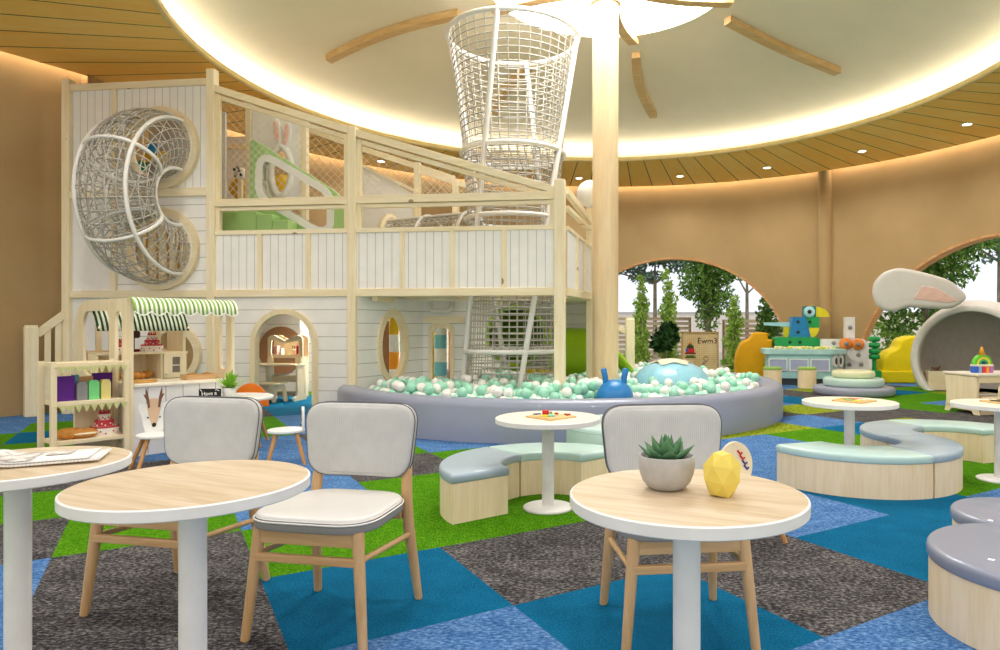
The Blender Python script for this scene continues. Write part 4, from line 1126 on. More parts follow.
for z in (.64, .93): MB().bb((.05, y0 - .01, z - .02), (.935, y1, z)).build('shelf', ply('x'), hu)
MB().bb((.66, y0, .64), (.68, y1, .92)).build('divider', PL, hu)
for x in (.2, .32, .72, .78): MB().bb((x - .025, y1 - .04, .93), (x + .025, y1 - .01, 1.4)).build('slat', PL, hu)
MB().bb((.05, y1 - .03, 1.37), (.93, y1, 1.42)).build('top_rail', ply('x'), hu)
MB().bb((.06, y0, 0), (.92, y0 + .02, .62)).build('front_board', WP, hu)
dr = MB().prism([(.685, .645), (.915, .645), (.915, .915), (.685, .915)], .02, vm((0, y0, 0)), [[(.77, .7), (.85, .7), (.85, .87), (.77, .87)]]).build('door', PL, hu)
MB().bb((.765, y0 - .006, .695), (.855, y0 - .002, .875)).build('glass_pane', plain('smoky glass', '#7b7164', .12, .6), dr)
MB().bb((.765, y0 - .014, .775), (.855, y0 - .006, .785)).build('glazing_bar', ply('x'), dr)
MB().ball((.71, y0 - .03, .69), .014, 12, 8).build('knob', ply('z'), dr)
awning(.0, .87, (y0 + .1, 1.43), (y0 - .1, 1.41), (y0 - .2, 1.16), .0, stripes('awning dark stripes', ('#1f3d25', '#cdd3bd'), .042, 'x'), hu)
for x in (.02, .86): MB().tube([(x, y0, 1.35), (x, y0 - .12, 1.25), (x, y0 - .2, 1.18)], .012, 6).build('awning_arm', PL, hu)
# shelf beside the stall
sh = thing('display_shelf', 'open birch display shelf with pennant bunting beside the striped stall', 'shelf', sw(0, 0), SA)
X0, X1, Y0, Y1 = -.58, -.03, .0, .32
for x, y in ((X0, Y0), (X1, Y0), (X0, Y1), (X1, Y1)): MB().bb((x - .022, y - .022, 0), (x + .022, y + .022, .9), None, .003).build('post', ply('z'), sh)
for z in (.22, .555, .89): MB().bb((X0 + .02, Y0 - .01, z - .035), (X1 - .02, Y1 + .01, z), None, .004).build('shelf_board', ply('x'), sh)
MB().bb((X0 + .25, Y1 - .005, .0), (X1, Y1 + .01, .53)).build('back_board', PL, sh)
PEN = stripes('bunting print', ('#d8d69e', '#bcc284'), .012, 'x')
for z in (.853, .518):
    mb = MB()
    for k in range(9):
        x = X0 + .06 + k * .058
        mb.prism([(x - .027, 0), (x + .027, 0), (x, -.06)], .003, vm((0, Y0 - .026, z)))
    mb.tube([(X0, Y0 - .026, z), (X1, Y0 - .026, z)], .003, 4)
    mb.build('bunting', PEN, sh)
def sbox(x0, x1, y, d, h, c, name, label, cat, gable=False, grp=None):
    o = sw((x0 + x1) / 2 + .02, y - .33, .555); w = x1 - x0
    mb = MB()
    if gable: mb.prism([(-w / 2, 0), (w / 2, 0), (w / 2, h * .84), (w / 2 - .012, h), (-w / 2 + .012, h), (-w / 2, h * .84)], d, vm((0, d / 2, 0)))
    else: mb.box((0, 0, h / 2), (w, d, h), None, .003)
    tag(mb.build(name, plain('card ' + c, c, .6), None, o, SA), label, cat, grp)
sbox(-.56, -.42, .44, .06, .215, '#5b1a8c', 'purple_box', 'wide purple box at the post end of the shelf with bunting', 'box')
sbox(-.25, -.1, .53, .05, .225, '#5b1a8c', 'purple_box', 'purple box behind the pale yellow carton on the shelf', 'box')
sbox(-.415, -.37, .5, .06, .22, '#6fa5b5', 'teal_box', 'thin grey-teal box next to the wide purple box', 'box')
sbox(-.365, -.255, .52, .05, .2, '#d8a373', 'tan_box', 'tan box behind the grey and green cartons', 'box')
sbox(-.41, -.335, .41, .06, .165, '#8d8c8e', 'toy_carton', 'grey gable-topped toy milk carton', 'carton', True, 'toy cartons')
sbox(-.325, -.245, .41, .06, .17, '#79d98a', 'toy_carton', 'green gable-topped toy milk carton', 'carton', True, 'toy cartons')
sbox(-.23, -.155, .41, .06, .172, '#eade8b', 'toy_carton', 'pale yellow gable-topped toy milk carton', 'carton', True, 'toy cartons')
CRUST = plain('baked crust', '#c98a3e', .6, .3, .18, 18); CRUM = plain('bread cream', '#efe0bf', .7)
def bun(p, r, label, rz=0.0, sc=(1.5, 1, .75), split=False):
    t = thing('bread_roll', label, 'bread', p, rz, 'toy bread')
    MB().ball((0, 0, r * sc[2]), r, 18, 10, None, 0, sc).build('crust', CRUST, t)
    if split: MB().ball((0, -r * .25, r * sc[2] * .95), r * .97, 18, 8, None, 0, (sc[0] * .95, 1, .3)).build('filling', CRUM, t)
bun(sw(-.44, .1, .22), .062, 'long toy bread loaf at the post end of the bottom shelf', SA, (1.9, 1, .8))
bun(sw(-.33, .07, .22), .055, 'split toy bread roll with pale filling beside the cake on the bottom shelf', SA, (1.9, 1, .8), True)
for i, (w, t, l) in enumerate(((.36, 1.12, 'round toy bun at the open end of the bread cubby'), (.42, 1.06, 'small toy bun at the front of the bread cubby'), (.5, 1.1, 'toy bun in the middle of the bread cubby'), (.58, 1.14, 'larger toy bun next to the glazed door in the cubby'), (.44, 1.2, 'toy bun at the back of the bread cubby'))):
    bun(sw(w, t, .64), .045 + .008 * (i % 2), l, i, (1.15, 1, .85))
CAKEW = plain('cake icing', '#efe4d6', .5); CAKER = plain('berry icing', '#c23a42', .5, .3, .12, 30)
def cake(p, s, label, tiers=3):
    t = thing('toy_cake', label, 'cake', p, SA, 'toy cakes')
    z = 0
    MB().lathe([(0, 0), (.125 * s, 0), (.128 * s, .008 * s), (0, .008 * s)], 32, None, False).build('cake_plate', CAKEW, t); z = .008 * s
    for k in range(tiers):
        r = (.112, .075, .048)[k] * s; h = (.075, .055, .05)[k] * s
        ti = MB().lathe([(0, z + h), (r * .93, z + h), (r, z + h * .88), (r, z)][::-1], 32).build('tier', CAKER if k == 1 else CAKEW, t)
        mb = MB()
        if k != 1:
            pts_ = [((r + .001) , 0)]
            mb.lathe([(r * .9, z + h + .002), (r + .003, z + h * .95), (r + .004, z + h * .9), (r + .001, z + h * .84)][::-1], 32)
            mb.build('icing_drip', CAKER if k == 0 else CAKEW, ti); mb = MB()
        for q in range(14):
            a = 2 * PI * q / 14 + (q % 2) * .1; mb.ball((r * cos(a), r * sin(a), z + h * (.2 + .25 * (q % 2))), .008 * s, 6, 4)
        mb.build('dots', CAKEW if k == 1 else CAKER, ti); z += h
    mb = MB()
    for q in range(9):
        a = 2 * PI * q / 9; mb.ball((.034 * s * cos(a), .034 * s * sin(a), z + .012 * s), .012 * s, 8, 6); mb.ball((.034 * s * cos(a), .034 * s * sin(a), z + .03 * s), .007 * s, 6, 4)
    mb.build('berry_crown', CAKER, t)
cake(sw(-.16, .13, .22), 1.0, 'three-tier red and white toy cake on the bottom shelf of the display shelf')
cake(sw(.33, 1.12, .93), .85, 'red-topped toy cake on the hutch shelf next to the end panel', 2)
cake(sw(.62, 1.12, .93), .95, 'red and white tiered toy cake on the hutch shelf nearer the slotted panel', 3)
t = thing('toy_mixer', 'dark red toy mixer between the two cakes on the hutch shelf', 'toy', sw(.48, 1.26, .93), SA)
MR_ = plain('dark red enamel', '#8e1b2a', .4); MB().bb((-.06, -.06, 0), (.06, .06, .03), None, .01).bb((-.03, .01, .03), (.03, .06, .2), None, .01).build('stand', MR_, t); MB().bb((-.05, -.09, .15), (.05, .07, .23), None, .02).build('head', plain('brown enamel', '#4a2420', .5), t)
tr_ = thing('bread_tray', 'round straw tray lying below the bread cubby on the counter', 'tray', sw(.16, .2, .67), SA)
MB().lathe([(0, 0), (.14, 0), (.15, .02), (.143, .02), (.135, .008), (0, .008)], 32, tr(s=(1, .75, 1))).build('tray', plain('straw', '#d0a25a', .8, .2, .15, 60), tr_)
t = thing('wooden_crate', 'low wooden crate of bread on the shop counter beside the leafy plant', 'crate', sw(.7, .2, .67), SA)
for y in (-.07, .07): MB().bb((-.15, y - .006, 0), (.15, y + .006, .05)).build('side', beech('x'), t)
for x in (-.145, 0, .145): MB().bb((x - .006, -.07, 0), (x + .006, .07, .05)).build('divider', beech('y'), t)
MB().bb((-.145, -.07, 0), (.145, .07, .008)).build('base', beech('x'), t)
for x, l in ((-.073, 'crusty toy loaf in the crate, end next to the hutch'), (.073, 'crusty toy loaf in the crate, end next to the slotted panel')):
    bun(sw(.7 + x, .2, .679), .04, l, SA, (1.5, 1, .7))

# ------------------------------------------------------------------ children's table and chairs
def kid_chair(p, rz, label, shape, mats, deco, seat_z=.3):
    t = thing('kids_chair', label, 'chair', (p[0], p[1], 0), rz, "children's chairs with animal backs")
    MB().pad(circ(.155, 40), .026, .01, tr(0, 0, seat_z - .026)).build('seat', WHITE(), t)
    lw_ = wood('honey beech', '#cf9c66', '#b07c48', 'z', .45, 20)
    for sx in (-1, 1):
        for sy in (-1, 1):
            MB().tube([(sx * .17, sy * .15, 0), (sx * .08, sy * .08, seat_z - .026)], [.014, .019], 12).build('leg', lw_, t)
    b = MB().prism(shape, .022, vm((0, .15, seat_z - .05))).build('backrest', mats, t)
    deco(b); return t
def flat(parent, poly, th_, mat, name, y=.128, z0=.25):
    return MB().prism(poly, th_, vm((0, y, z0))).build(name, mat, parent)
# deer head back
deer = roundp([(-.04, 0), (.04, 0), (.075, .07), (.085, .14), (.115, .2), (.1, .235), (.06, .215), (.05, .25), (-.05, .25), (-.06, .215), (-.1, .235), (-.115, .2), (-.085, .14), (-.075, .07)], .03)
TAN = plain('deer tan', '#dcb99a', .6); BRN = plain('antler brown', '#7a5236', .6); BLK = plain('nose black', '#161414', .35)
DS = 1.3
def ds(l): return [(x * 1.05, y * DS) for x, y in l]
def deer_deco(b):
    flat(b, roundp(ds([(-.012, .07), (.012, .07), (.03, .13), (.05, .2), (.03, .26), (-.03, .26), (-.05, .2), (-.03, .13)]), .02), .004, TAN, 'face')
    for s in (-1, 1):
        q = [(s * .028, .2), (s * .042, .2), (s * .055, .255), (s * .075, .29), (s * .06, .285), (s * .058, .33), (s * .048, .31), (s * .035, .26)]
        flat(b, ds(q), .01, BRN, 'antler', .13)
        MB().ball((s * .045,   .124, .25 + .135 * DS), .007, 8, 6).build('eye', BLK, b)
    MB().ball((0, .122, .25 + .085 * DS), .016, 12, 8, None, 0, (1, .6, 1.2)).build('nose', BLK, b)
kid_chair((-3.48, 5.66), R(42), 'white child chair with a deer-head back in front of the shop counter', ds(deer), WHITE(), deer_deco)
# fox back
fox = circ(.185, 28, .245, (0, .03), 0, PI, False)
def fox_deco(b):
    for s in (-1, 1): flat(b, [(s * .1, .215), (s * .155, .17), (s * .175, .265)], .018, WHITE(), 'ear', .15)
    mb = MB()
    for q in range(6): mb.tube([(-.03 + .012 * q, .125, .25 + .09 + .012 * (q % 3)), (-.02 + .012 * q, .125, .25 + .115 + .012 * (q % 3))], .0035, 5)
    mb.build('white_strokes', WHITE(), b)
ORG = plain('bright orange', '#e8790c', .5)
kp = pt(246, 0, 6.95)
kid_chair((kp.x, kp.y), R(8), 'child chair with a rounded orange fox back behind the white table with the leafy plant', fox, ORG, fox_deco, .38)
# giraffe back seen on edge
gir = roundp([(-.06, 0), (.06, 0), (.085, .12), (.06, .24), (-.06, .24), (-.085, .12)], .05)
def gir_deco(b):
    mb = MB(); SP = BRN
    for x, z, r in ((-.03, .2, .026), (.03, .19, .03), (.0, .15, .024), (.045, .13, .02), (-.045, .13, .02)):
        mb.prism([(x + r * cos(a) * (1 + .2 * sin(3 * a)), z + r * sin(a)) for a in [2 * PI * i / 12 for i in range(12)]], .004, vm((0, .128, .25)))
    mb.build('brown_patches', SP, b)
    for s in (-1, 1): MB().ball((s * .03, .124, .33), .007, 8, 6).build('eye', BLK, b)
kid_chair((-2.50, 5.92), R(-67), 'white child chair with brown patches on its back, seen edge-on past the grey chair', gir, WHITE(), gir_deco)
# cream back with red and blue strokes
lio = circ(.105, 36, .14, (0, .13))
def lio_deco(b):
    for k, (x, z, c) in enumerate(((.025, .2, '#c8202c'), (.04, .17, '#c8202c'), (.055, .14, '#2a2f86'), (.066, .11, '#2a2f86'))):
        MB().tube([(x - .016, .125, .25 + z + .02), (x + .004, .125, .25 + z - .004), (x + .014, .125, .25 + z + .008)], .006, 6).build('painted_stroke', plain('paint ' + c, c), b)
kid_chair((1.01, 3.84), R(10), 'child chair with an oval cream back painted with red and blue strokes', lio, plain('cream lacquer', '#ecdcb8', .45), lio_deco)
kt = pt(232, 0, 6.5)
t = thing('kids_table', 'low round white children\'s table with the black sign and leafy plant on it', 'table', (kt.x, kt.y, 0))
MB().pad(circ(.37, 56), .03, .012, tr(0, 0, .5)).build('table_top', WHITE(), t)
for k in range(4):
    a = PI / 4 + k * PI / 2; MB().tube([(.26 * cos(a), .26 * sin(a), 0), (.16 * cos(a), .16 * sin(a), .5)], [.016, .022], 12).build('leg', wood('honey beech', '#cf9c66', '#b07c48'), t)
p = pt(229, 396, 6.42)
t = thing('potted_plant', 'leafy bright green plant in a white ridged pot on the low table', 'plant', (p.x, p.y, .53))
MB().lathe([(0, 0), (.055, 0), (.068, .09), (.062, .09), (.055, .07), (0, .07)], 28, None, True).build('pot', WHITE(), t)
rg = random.Random(4); mb = MB(); LG = plain('bright leaf green', '#8fc23c', .5, .3, .25, 12)
for k in range(46):
    az = rg.uniform(0, 2 * PI); el = rg.uniform(.35, 1.4); L = rg.uniform(.12, .22); w = rg.uniform(.01, .016); vs = []
    for i in range(6):
        u = i / 5; rr = L * u * cos(el) + .01; z = .08 + L * u * sin(el) - .05 * u * u * cos(el); ww = w * sin(PI * min(.98, u * .8 + .15))
        vs += [(rr * cos(az) - ww * sin(az), rr * sin(az) + ww * cos(az), z), (rr * cos(az) + ww * sin(az), rr * sin(az) - ww * cos(az), z)]
    mb.add(vs, [[2 * i, 2 * i + 1, 2 * i + 3, 2 * i + 2] for i in range(5)], None, True)
mb.build('leaves', LG, t)
p = pt(210, 398, 6.3)
t = thing('chalk_sign', 'small black tabletop sign with white handwriting', 'sign', (p.x, p.y, .53), R(4))
MB().box((0, 0, .045), (.2, .012, .09), None, .002).build('board', plain('chalkboard black', '#121212', .6), t)
text_mesh('Have a', .05, 'lettering', plain('chalk white', '#f2f0ea', .8), vm((-.005, -.0075, .045)) @ Matrix.Rotation(.08, 4, 'Z'), t)
MB().tube([(.05, -.008, .075), (.06, -.008, .08), (.075, -.008, .076), (.085, -.008, .07)], .003, 5).tube([(-.09, -.008, .085), (-.07, -.008, .065)], .003, 5).build('chalk_flourish', plain('chalk white', '#f2f0ea'), t)

# ================================================================== RIGHT SIDE TOYS
def soft(name, shape, c0, d, col, label, cat, rz=0.0, groove=None):
    t = thing(name, label, cat, c0, rz)
    MB().pad(shape, d, .05, vm((0, d / 2, 0)), 0, 4, .05).build('body', col, t)
    return t
# cloud-shaped soft seats
ORY = plain('orange yellow foam', '#e8aa12', .6, .25, .03); YLW = plain('lemon yellow foam', '#e6cf12', .6, .25, .03)
c = pt(752, 0, 15.4)
sc_ = 15.4 / F
def cl(l, cx, base): return [((x - cx) * sc_, (base - y) * sc_) for x, y in l]
t = soft('cloud_seat', roundp(cl(((735, 384), (771, 384), (771, 344), (765.5, 344), (768, 338), (763, 337), (757, 337), (752, 337.5), (749, 344), (742, 346), (738, 353), (735, 362)), 752, 384), .12), (c.x, c.y, 0), .5, ORY, 'orange-yellow cloud-shaped foam seat behind the ball pool rim', 'foam seat', -.2)
c = pt(900, 0, 14.55); sc_ = 14.55 / F
t = thing('cloud_seat', 'lemon yellow cloud-shaped foam seat beside the white rabbit den', 'foam seat', (c.x, c.y, 0), -.05)
MB().pad(roundp(cl(((878, 374), (922, 374), (922, 338), (908, 337), (897, 341), (894, 350), (885, 353), (879, 360)), 900, 384), .12), .5, .06, vm((0, .25, 0)), 0, 4, .03).build('cloud_back', YLW, t)
MB().box((.0, -.0, .135), (1.15, .62, .26), None, .03).build('base_block', YLW, t)
# toy bus table
bus = thing('bus_table', 'pale turquoise bus-shaped sensory table with three windows and a face on its end', 'play table', (0, 0, 0))
bp = [(4.13, 13.95), (5.33, 13.62), (5.74, 14.0), (5.62, 14.55), (4.3, 14.75)]
AQ = plain('pale turquoise', '#a4d2d3', .5, .3, .03); ct2 = Vector((5.0, 14.2))
def grow(k): return [tuple(ct2 + (Vector(p) - ct2) * k) for p in bp]
MB().prism(roundp(bp, .08), .5, Matrix.Translation((0, 0, .14))).build('body', AQ, bus)
MB().prism(roundp(grow(1.1), .1), .1, Matrix.Translation((0, 0, .64))).build('tray_rim', plain('turquoise rim', '#b2dad8', .5), bus)
MB().prism(roundp(grow(.92), .08), .14, Matrix.Translation((0, 0, 0))).build('shaded_gap', plain('dark plinth', '#3a4146', .7), bus)  # dark colour stands in for the shadow in the gap under the bus
fa = math.atan2(bp[1][1] - bp[0][1], bp[1][0] - bp[0][0]); fl = math.hypot(bp[1][0] - bp[0][0], bp[1][1] - bp[0][1])
for k in range(3):
    u = fl * (.17 + .33 * k); X = vm((bp[0][0], bp[0][1], .42), fa)
    w = MB().prism([(u - .17, -.11), (u + .17, -.11), (u + .17, .11), (u - .17, .11)], .02, X).build('window', plain('lilac pane', '#a8b0cf', .5), bus)
    MB().prism([(u - .185, -.125), (u + .185, -.125), (u + .185, .125), (u - .185, .125)], .028, X, [[(u - .165, -.105), (u + .165, -.105), (u + .165, .105), (u - .165, .105)]]).build('window_frame', WHITE(), w)
na = math.atan2(bp[2][1] - bp[1][1], bp[2][0] - bp[1][0]); nl = math.hypot(bp[2][0] - bp[1][0], bp[2][1] - bp[1][1])
X = vm((bp[1][0], bp[1][1], .0), na)
for s in (-1, 1):
    e_ = MB().prism([(nl / 2 + s * .13 + a, .5 + b) for a, b in circ(.11, 24, .13)], .02, X, smooth_side=True).build('eye', WHITE(), bus)
    MB().prism([(nl / 2 + s * .1 + a, .5 + b) for a, b in circ(.045, 20, .07)], .028, X).build('pupil', BLK, e_)
MB().prism(roundp([(nl / 2 - .17, .24), (nl / 2 + .17, .26), (nl / 2 + .14, .35), (nl / 2 - .14, .34)], .04), .02, X).build('mouth', plain('salmon', '#e7a08e', .6), bus)
rt = random.Random(8); cols = ('#e6d94a', '#f3f0e6', '#cfe07a', '#f0e9c8', '#e9c94a')
mb = [MB() for _ in cols]
for k in range(90):
    u, v = rt.random(), rt.random(); x = 4.35 + u * 1.15; y = 14.0 - .28 * u + v * .5
    mb[k % 5].box((x, y, .755 + rt.random() * .02), (.06, .05, .04), None, .01, 0, rt.random() * 3)
for k in range(5): mb[k].build('toy_bits', plain('bit ' + cols[k], cols[k]), bus).__setitem__('kind', 'stuff')
def drum(px, py, Y, l):
    p = pt(px, 0, Y); t = thing('drum_stool', l, 'stool', (p.x, p.y, 0), 0, 'round wooden stools at the bus table')
    MB().lathe([(0, 0), (.17, 0), (.175, .01), (.175, .36), (0, .36)], 32, None, True, sharp=True).build('drum', oak('z'), t)
    MB().pad(circ(.178, 40), .055, .015, tr(0, 0, .36)).build('green_cushion', plain('leaf green cushion', '#9cc25c', .5), t)
drum(807, 0, 13.15, 'round wooden green-topped stool before the middle of the bus table')
drum(772.5, 0, 13.2, 'round wooden green-topped stool half hidden behind the ball pool rim')
# stacked soft discs
p = Vector((5.07, 11.95))
for r, z, h, c, l in ((.68, 0, .15, '#9a9eb2', 'widest slate-blue foam disc at the bottom of the stack'), (.51, .15, .15, '#c3ded3', 'mint foam disc in the middle of the stack'), (.36, .3, .13, '#e6e6bd', 'smallest pale yellow foam disc on top of the stack')):
    tag(MB().pad(circ(r, 56), h, .05, None, 0, 4, .05).build('foam_disc', VINYL('disc ' + c, c), None, (p.x, p.y, z)), l, 'foam disc', 'stacked foam discs')
# big block parrot
sc_ = 15.0 / F; pc = pt(800, 0, 15.0)
par = thing('block_parrot', 'big parrot of green, blue and yellow toy blocks with a yellow beak', 'block toy', (pc.x, pc.y, 0), -.15)
def q2(l): return [((x - 800) * sc_, H - (y - CY) * sc_) for x, y in l]
G2 = plain('block green', '#1e9b4f', .45); B2 = plain('block blue', '#1f7fb8', .45); Y2 = plain('block yellow', '#e3d323', .45); PB = plain('block pale blue', '#a8dbe6', .45); DT = plain('block hole', '#1b3a33', .6)
MB().prism(roundp(q2(((774, 347), (817, 347), (817, 337), (774, 337))), .13), .5, vm((0, .25, 0))).build('base_block', G2, par)
MB().prism(q2(((780, 381), (812, 381), (812, 346), (780, 346))), .4, vm((0, .2, -.0))).build('base_block', G2, par)
MB().prism(q2(((788, 337), (808.5, 337), (804, 317), (791.5, 317))), .42, vm((0, .21, 0))).build('body_block', B2, par)
MB().prism(q2(((803.5, 328), (817, 328), (817, 317), (803, 317))), .34, vm((0, .17, 0))).build('neck_block', G2, par)
w0 = q2(((808, 327.5),))[0]
MB().prism([(w0[0] - .02, w0[1])] + [(w0[0] - .02, w0[1] - .24)] + [(w0[0] - .02 + .22 * sin(a), w0[1] - .24 * cos(a)) for a in [PI / 2 * i / 8 for i in range(1, 9)]], .34, vm((0, .17, 0))).build('breast_block', Y2, par)
MB().prism(q2(((803, 317), (814, 317), (814, 306.5), (803, 306.5))), .3, vm((0, .15, 0))).build('head_block', plain('block teal', '#157a78', .45), par)
ec = q2(((807.5, 312),))[0]
ey = MB().lathe([(0, .04), (.11, .04), (.12, .03), (.12, 0)][::-1], 28, vm((ec[0], -.15, ec[1]))).build('eye', PB, par)
MB().lathe([(0, .05), (.045, .05), (.05, 0)][::-1], 20, vm((ec[0], -.15, ec[1]))).build('pupil', BLK, ey)
bk_ = q2(((813, 317),))[0]
MB().prism([(bk_[0], bk_[1])] + [(bk_[0] + .31 * cos(a), bk_[1] + .225 * sin(a)) for a in [PI / 2 * i / 10 for i in range(11)]], .26, vm((0, .13, 0))).build('beak', Y2, par)
MB().prism(q2(((765, 325), (790, 327), (790, 322), (765, 322.5))), .12, vm((0, .06, 0))).build('tail_bar', PB, par)
MB().prism(q2(((784, 337), (788, 337), (790, 327), (784, 327))), .12, vm((0, .06, 0))).build('tail_post', Y2, par)
for px, py, yy in ((796.5, 322, -.21), (796.5, 332, -.21), (808, 322, -.17), (788.5, 342, -.25), (798, 342, -.25)):
    a = q2(((px, py),))[0]; MB().lathe([(0, .012), (.033, .012), (.036, 0)][::-1], 16, vm((a[0], yy, a[1]))).build('peg_hole', DT, par)
# white block rabbit with orange eyes
sc_ = 14.35 / F; pc = pt(855, 0, 14.35)
rbt = thing('block_figure', 'white peg-board block figure with two orange disc eyes and an upright arm', 'block toy', (pc.x, pc.y, 0), -.2)
def q3(l): return [((x - 855) * sc_, H - (y - CY) * sc_) for x, y in l]
WBk = plain('block white', '#e6e3df', .5)
MB().prism(roundp(q3(((844.5, 370), (866, 370), (866, 343), (861, 338.5), (846, 338.5), (844.5, 342))), .05), .35, vm((0, .17, 0))).build('body_block', WBk, rbt)
MB().prism([(q3(((855, 352),))[0][0] + a, q3(((855, 352),))[0][1] + b) for a, b in circ(.2, 30)], .42, vm((0, .21, 0))).build('head_disc', WBk, rbt)
MB().prism(q3(((845, 338), (854, 338), (854, 317), (845, 317))), .2, vm((0, .1, 0))).build('upright_arm', WBk, rbt)
MB().prism(q3(((822.5, 347), (845, 347), (845, 339), (822.5, 339))), .2, vm((0, .1, 0))).build('side_arm', WBk, rbt)
for px, py in ((844, 343.5), (855.5, 344)):
    a = q3(((px, py),))[0]
    e_ = MB().lathe([(0, .08), (.105, .08), (.122, .06), (.122, 0)][::-1], 28, vm((a[0], -.2, a[1]))).build('orange_eye', plain('block orange', '#e8862e', .45), rbt)
    MB().lathe([(0, .11), (.045, .11), (.05, .07)][::-1], 18, vm((a[0], -.2, a[1]))).build('bolt', plain('bolt grey', '#8c8c8c', .4), e_)
for px, py, yy in ((849.5, 327.5, -.1), (834, 343, -.1), (856, 354.5, -.21), (848, 364, -.18), (859, 364, -.18)):
    a = q3(((px, py),))[0]; MB().lathe([(0, .03), (.04, .03), (.045, 0)][::-1], 16, vm((a[0], yy, a[1]))).build('bolt', plain('bolt grey', '#8c8c8c', .4), rbt)
MB().prism(q3(((845, 383), (877.5, 383), (877.5, 370), (845, 370))), .4, vm((0, .2, 0))).build('base_plate', G2, rbt)
a0 = q3(((873, 370),))[0]; MB().tube([(a0[0], 0, .2), (a0[0], 0, q3(((873, 338),))[0][1])], .045, 10).build('tree_pole', G2, rbt)
for py in (339, 345, 351, 356.5):
    a = q3(((873, py),))[0]; MB().lathe([(0, -.055), (.09, -.055), (.12, -.03), (.12, .03), (.09, .055), (0, .055)], 24, tr(a[0], 0, a[1])).build('tree_disc', G2, rbt)
# rabbit den
den = thing('rabbit_den', 'white padded rabbit den with a big round opening and a floppy ear', 'play den', (7.3, 12.2, 0), -.8)
DW = plain('den white vinyl', '#dedad5', .5, .3, .02); zc0 = .6
def clampz(mb):
    mb.v = [(x, y, max(0.0, z)) for x, y, z in mb.v]; return mb
Mx_ = Matrix.Translation((0, 0, zc0)) @ Matrix.Rotation(-PI / 2, 4, 'X')
mb = MB().lathe([(.885, .12), (.885, -.01), (.9, -.03), (.985, -.03), (1.0, -.01), (1.04, .06), (1.1, .3), (1.1, .6), (1.02, .95), (.84, 1.25), (.55, 1.45), (.28, 1.52), (0, 1.54)], 64, Mx_)
clampz(mb).build('shell', DW, den)
mb = MB().lathe([(.888, .1), (.95, .4), (.95, .8), (.8, 1.15), (.5, 1.36), (0, 1.42)][::-1], 64, Mx_)
clampz(mb).build('lining', plain('den inside shade grey', '#cbc3bb', .8, .2), den)  # grey puts shade into the colour of the den's inside
sc_ = 12.3 / F; eb = pt(960, 304, 12.3)
def qe(l): return [((x - 960) * sc_, (304 - y) * sc_) for x, y in l]
es = roundp(qe(((966, 298), (950, 281), (934, 275), (914, 269.5), (900, 267), (886, 272), (878, 282), (876.5, 293), (880, 304), (888, 311), (898, 312), (908, 307), (936, 309), (952, 309))), .2)
lx = Matrix.Rotation(.8, 4, 'Z') @ Vector((eb.x - 7.3, eb.y - 12.2, 0))
X = vm((lx.x, lx.y, eb.z), .8 - .2)
er = MB().pad([(x, y) for x, y in es], .2, .08, X, 0, 4, .08).build('ear', DW, den)
MB().pad(roundp([(x, y) for x, y in qe(((914, 299), (922, 286), (935, 288.5), (955, 301), (945, 303.5)))], .03), .02, .008, X @ Matrix.Translation((.0, 0, .19))).build('ear_lining', plain('ear pink vinyl', '#e6c2b6', .6), er)
X2 = vm((.5, .5, 1.5), .33) @ Matrix.Rotation(-1.0, 4, 'Z')
MB().pad([(-x, y) for x, y in es], .2, .08, X2, 0, 4, .08).build('ear', DW, den)
# things in the den
p = (6.98, 12.55)
t = thing('book_crate', 'low wooden crate holding a folded blanket just inside the den', 'crate', (7.08, 12.9, 0), -.25)
MB().box((0, 0, .15), (.32, .3, .02)).build('base', ply('x'), t)
for y in (-.15, .15): MB().bb((-.17, y - .01, 0), (.17, y + .01, .36)).build('side', ply('x'), t)
for x in (-.17, .17): MB().bb((x - .01, -.15, 0), (x + .01, .15, .36)).build('end', ply('x'), t)
tag(MB().pad(rrect(.24, .22, .04), .2, .05).build('folded_blanket', plain('grey brown wool', '#8b7a6c', .9), None, (7.08, 12.9, .17), -.25), 'grey-brown blanket folded in the crate inside the den', 'blanket')
tag(MB().pad(rrect(.26, .2, .06), .16, .06, None, 0, 4, .05).build('cushion', plain('off white cloth', '#e6e2db', .9), None, (7.36, 12.85, .02), .2), 'small off-white cushion on the floor of the den beside the crate', 'cushion')
t = thing('toy_bird', 'tiny dark brown toy bird sitting on the blanket in the den', 'toy', (7.08, 12.9, .37), 0)
MB().ball((0, 0, .03), .035, 12, 8, None, 0, (1.5, .8, .8)).build('body', BRN, t); MB().ball((.05, 0, .06), .02, 10, 6).build('head', BRN, t); MB().tube([(-.05, 0, .03), (-.1, 0, .055)], [.02, .008], 6).build('tail', BRN, t)
# wooden activity table
A = Vector((5.55, 9.08)); B = Vector((5.45, 9.72)); dv = (B - A).normalized(); L = (B - A).length; an = math.atan2(dv.y, dv.x) - PI / 2
at = thing('activity_table', 'birch activity table with shaped end panels and a white top near the rabbit den', 'table', (A.x, A.y, 0), an)
TZ = .56; W = 1.1
prof = [(0, 0), (.09, 0), (.13, .05), (L - .13, .05), (L - .09, 0), (L, 0), (L - .03, .1), (L - .03, .3), (L, TZ - .03), (0, TZ - .03), (.03, .3), (.03, .1)]
for x in (.03, W): MB().prism(prof, .03, vm((x - .03, 0, 0), PI / 2)).build('end_panel', ply('z'), at)
MB().bb((-.02, -.02, TZ - .03), (W + .02, L + .02, TZ), None, .006).build('table_top', plain('cream laminate', '#f0e6d6'), at)
MB().bb((0, .02, .08), (W, L - .02, .11)).build('shelf', ply('x'), at)
MB().bb((0, .01, TZ - .12), (W, .03, TZ - .03)).build('apron', ply('x'), at)
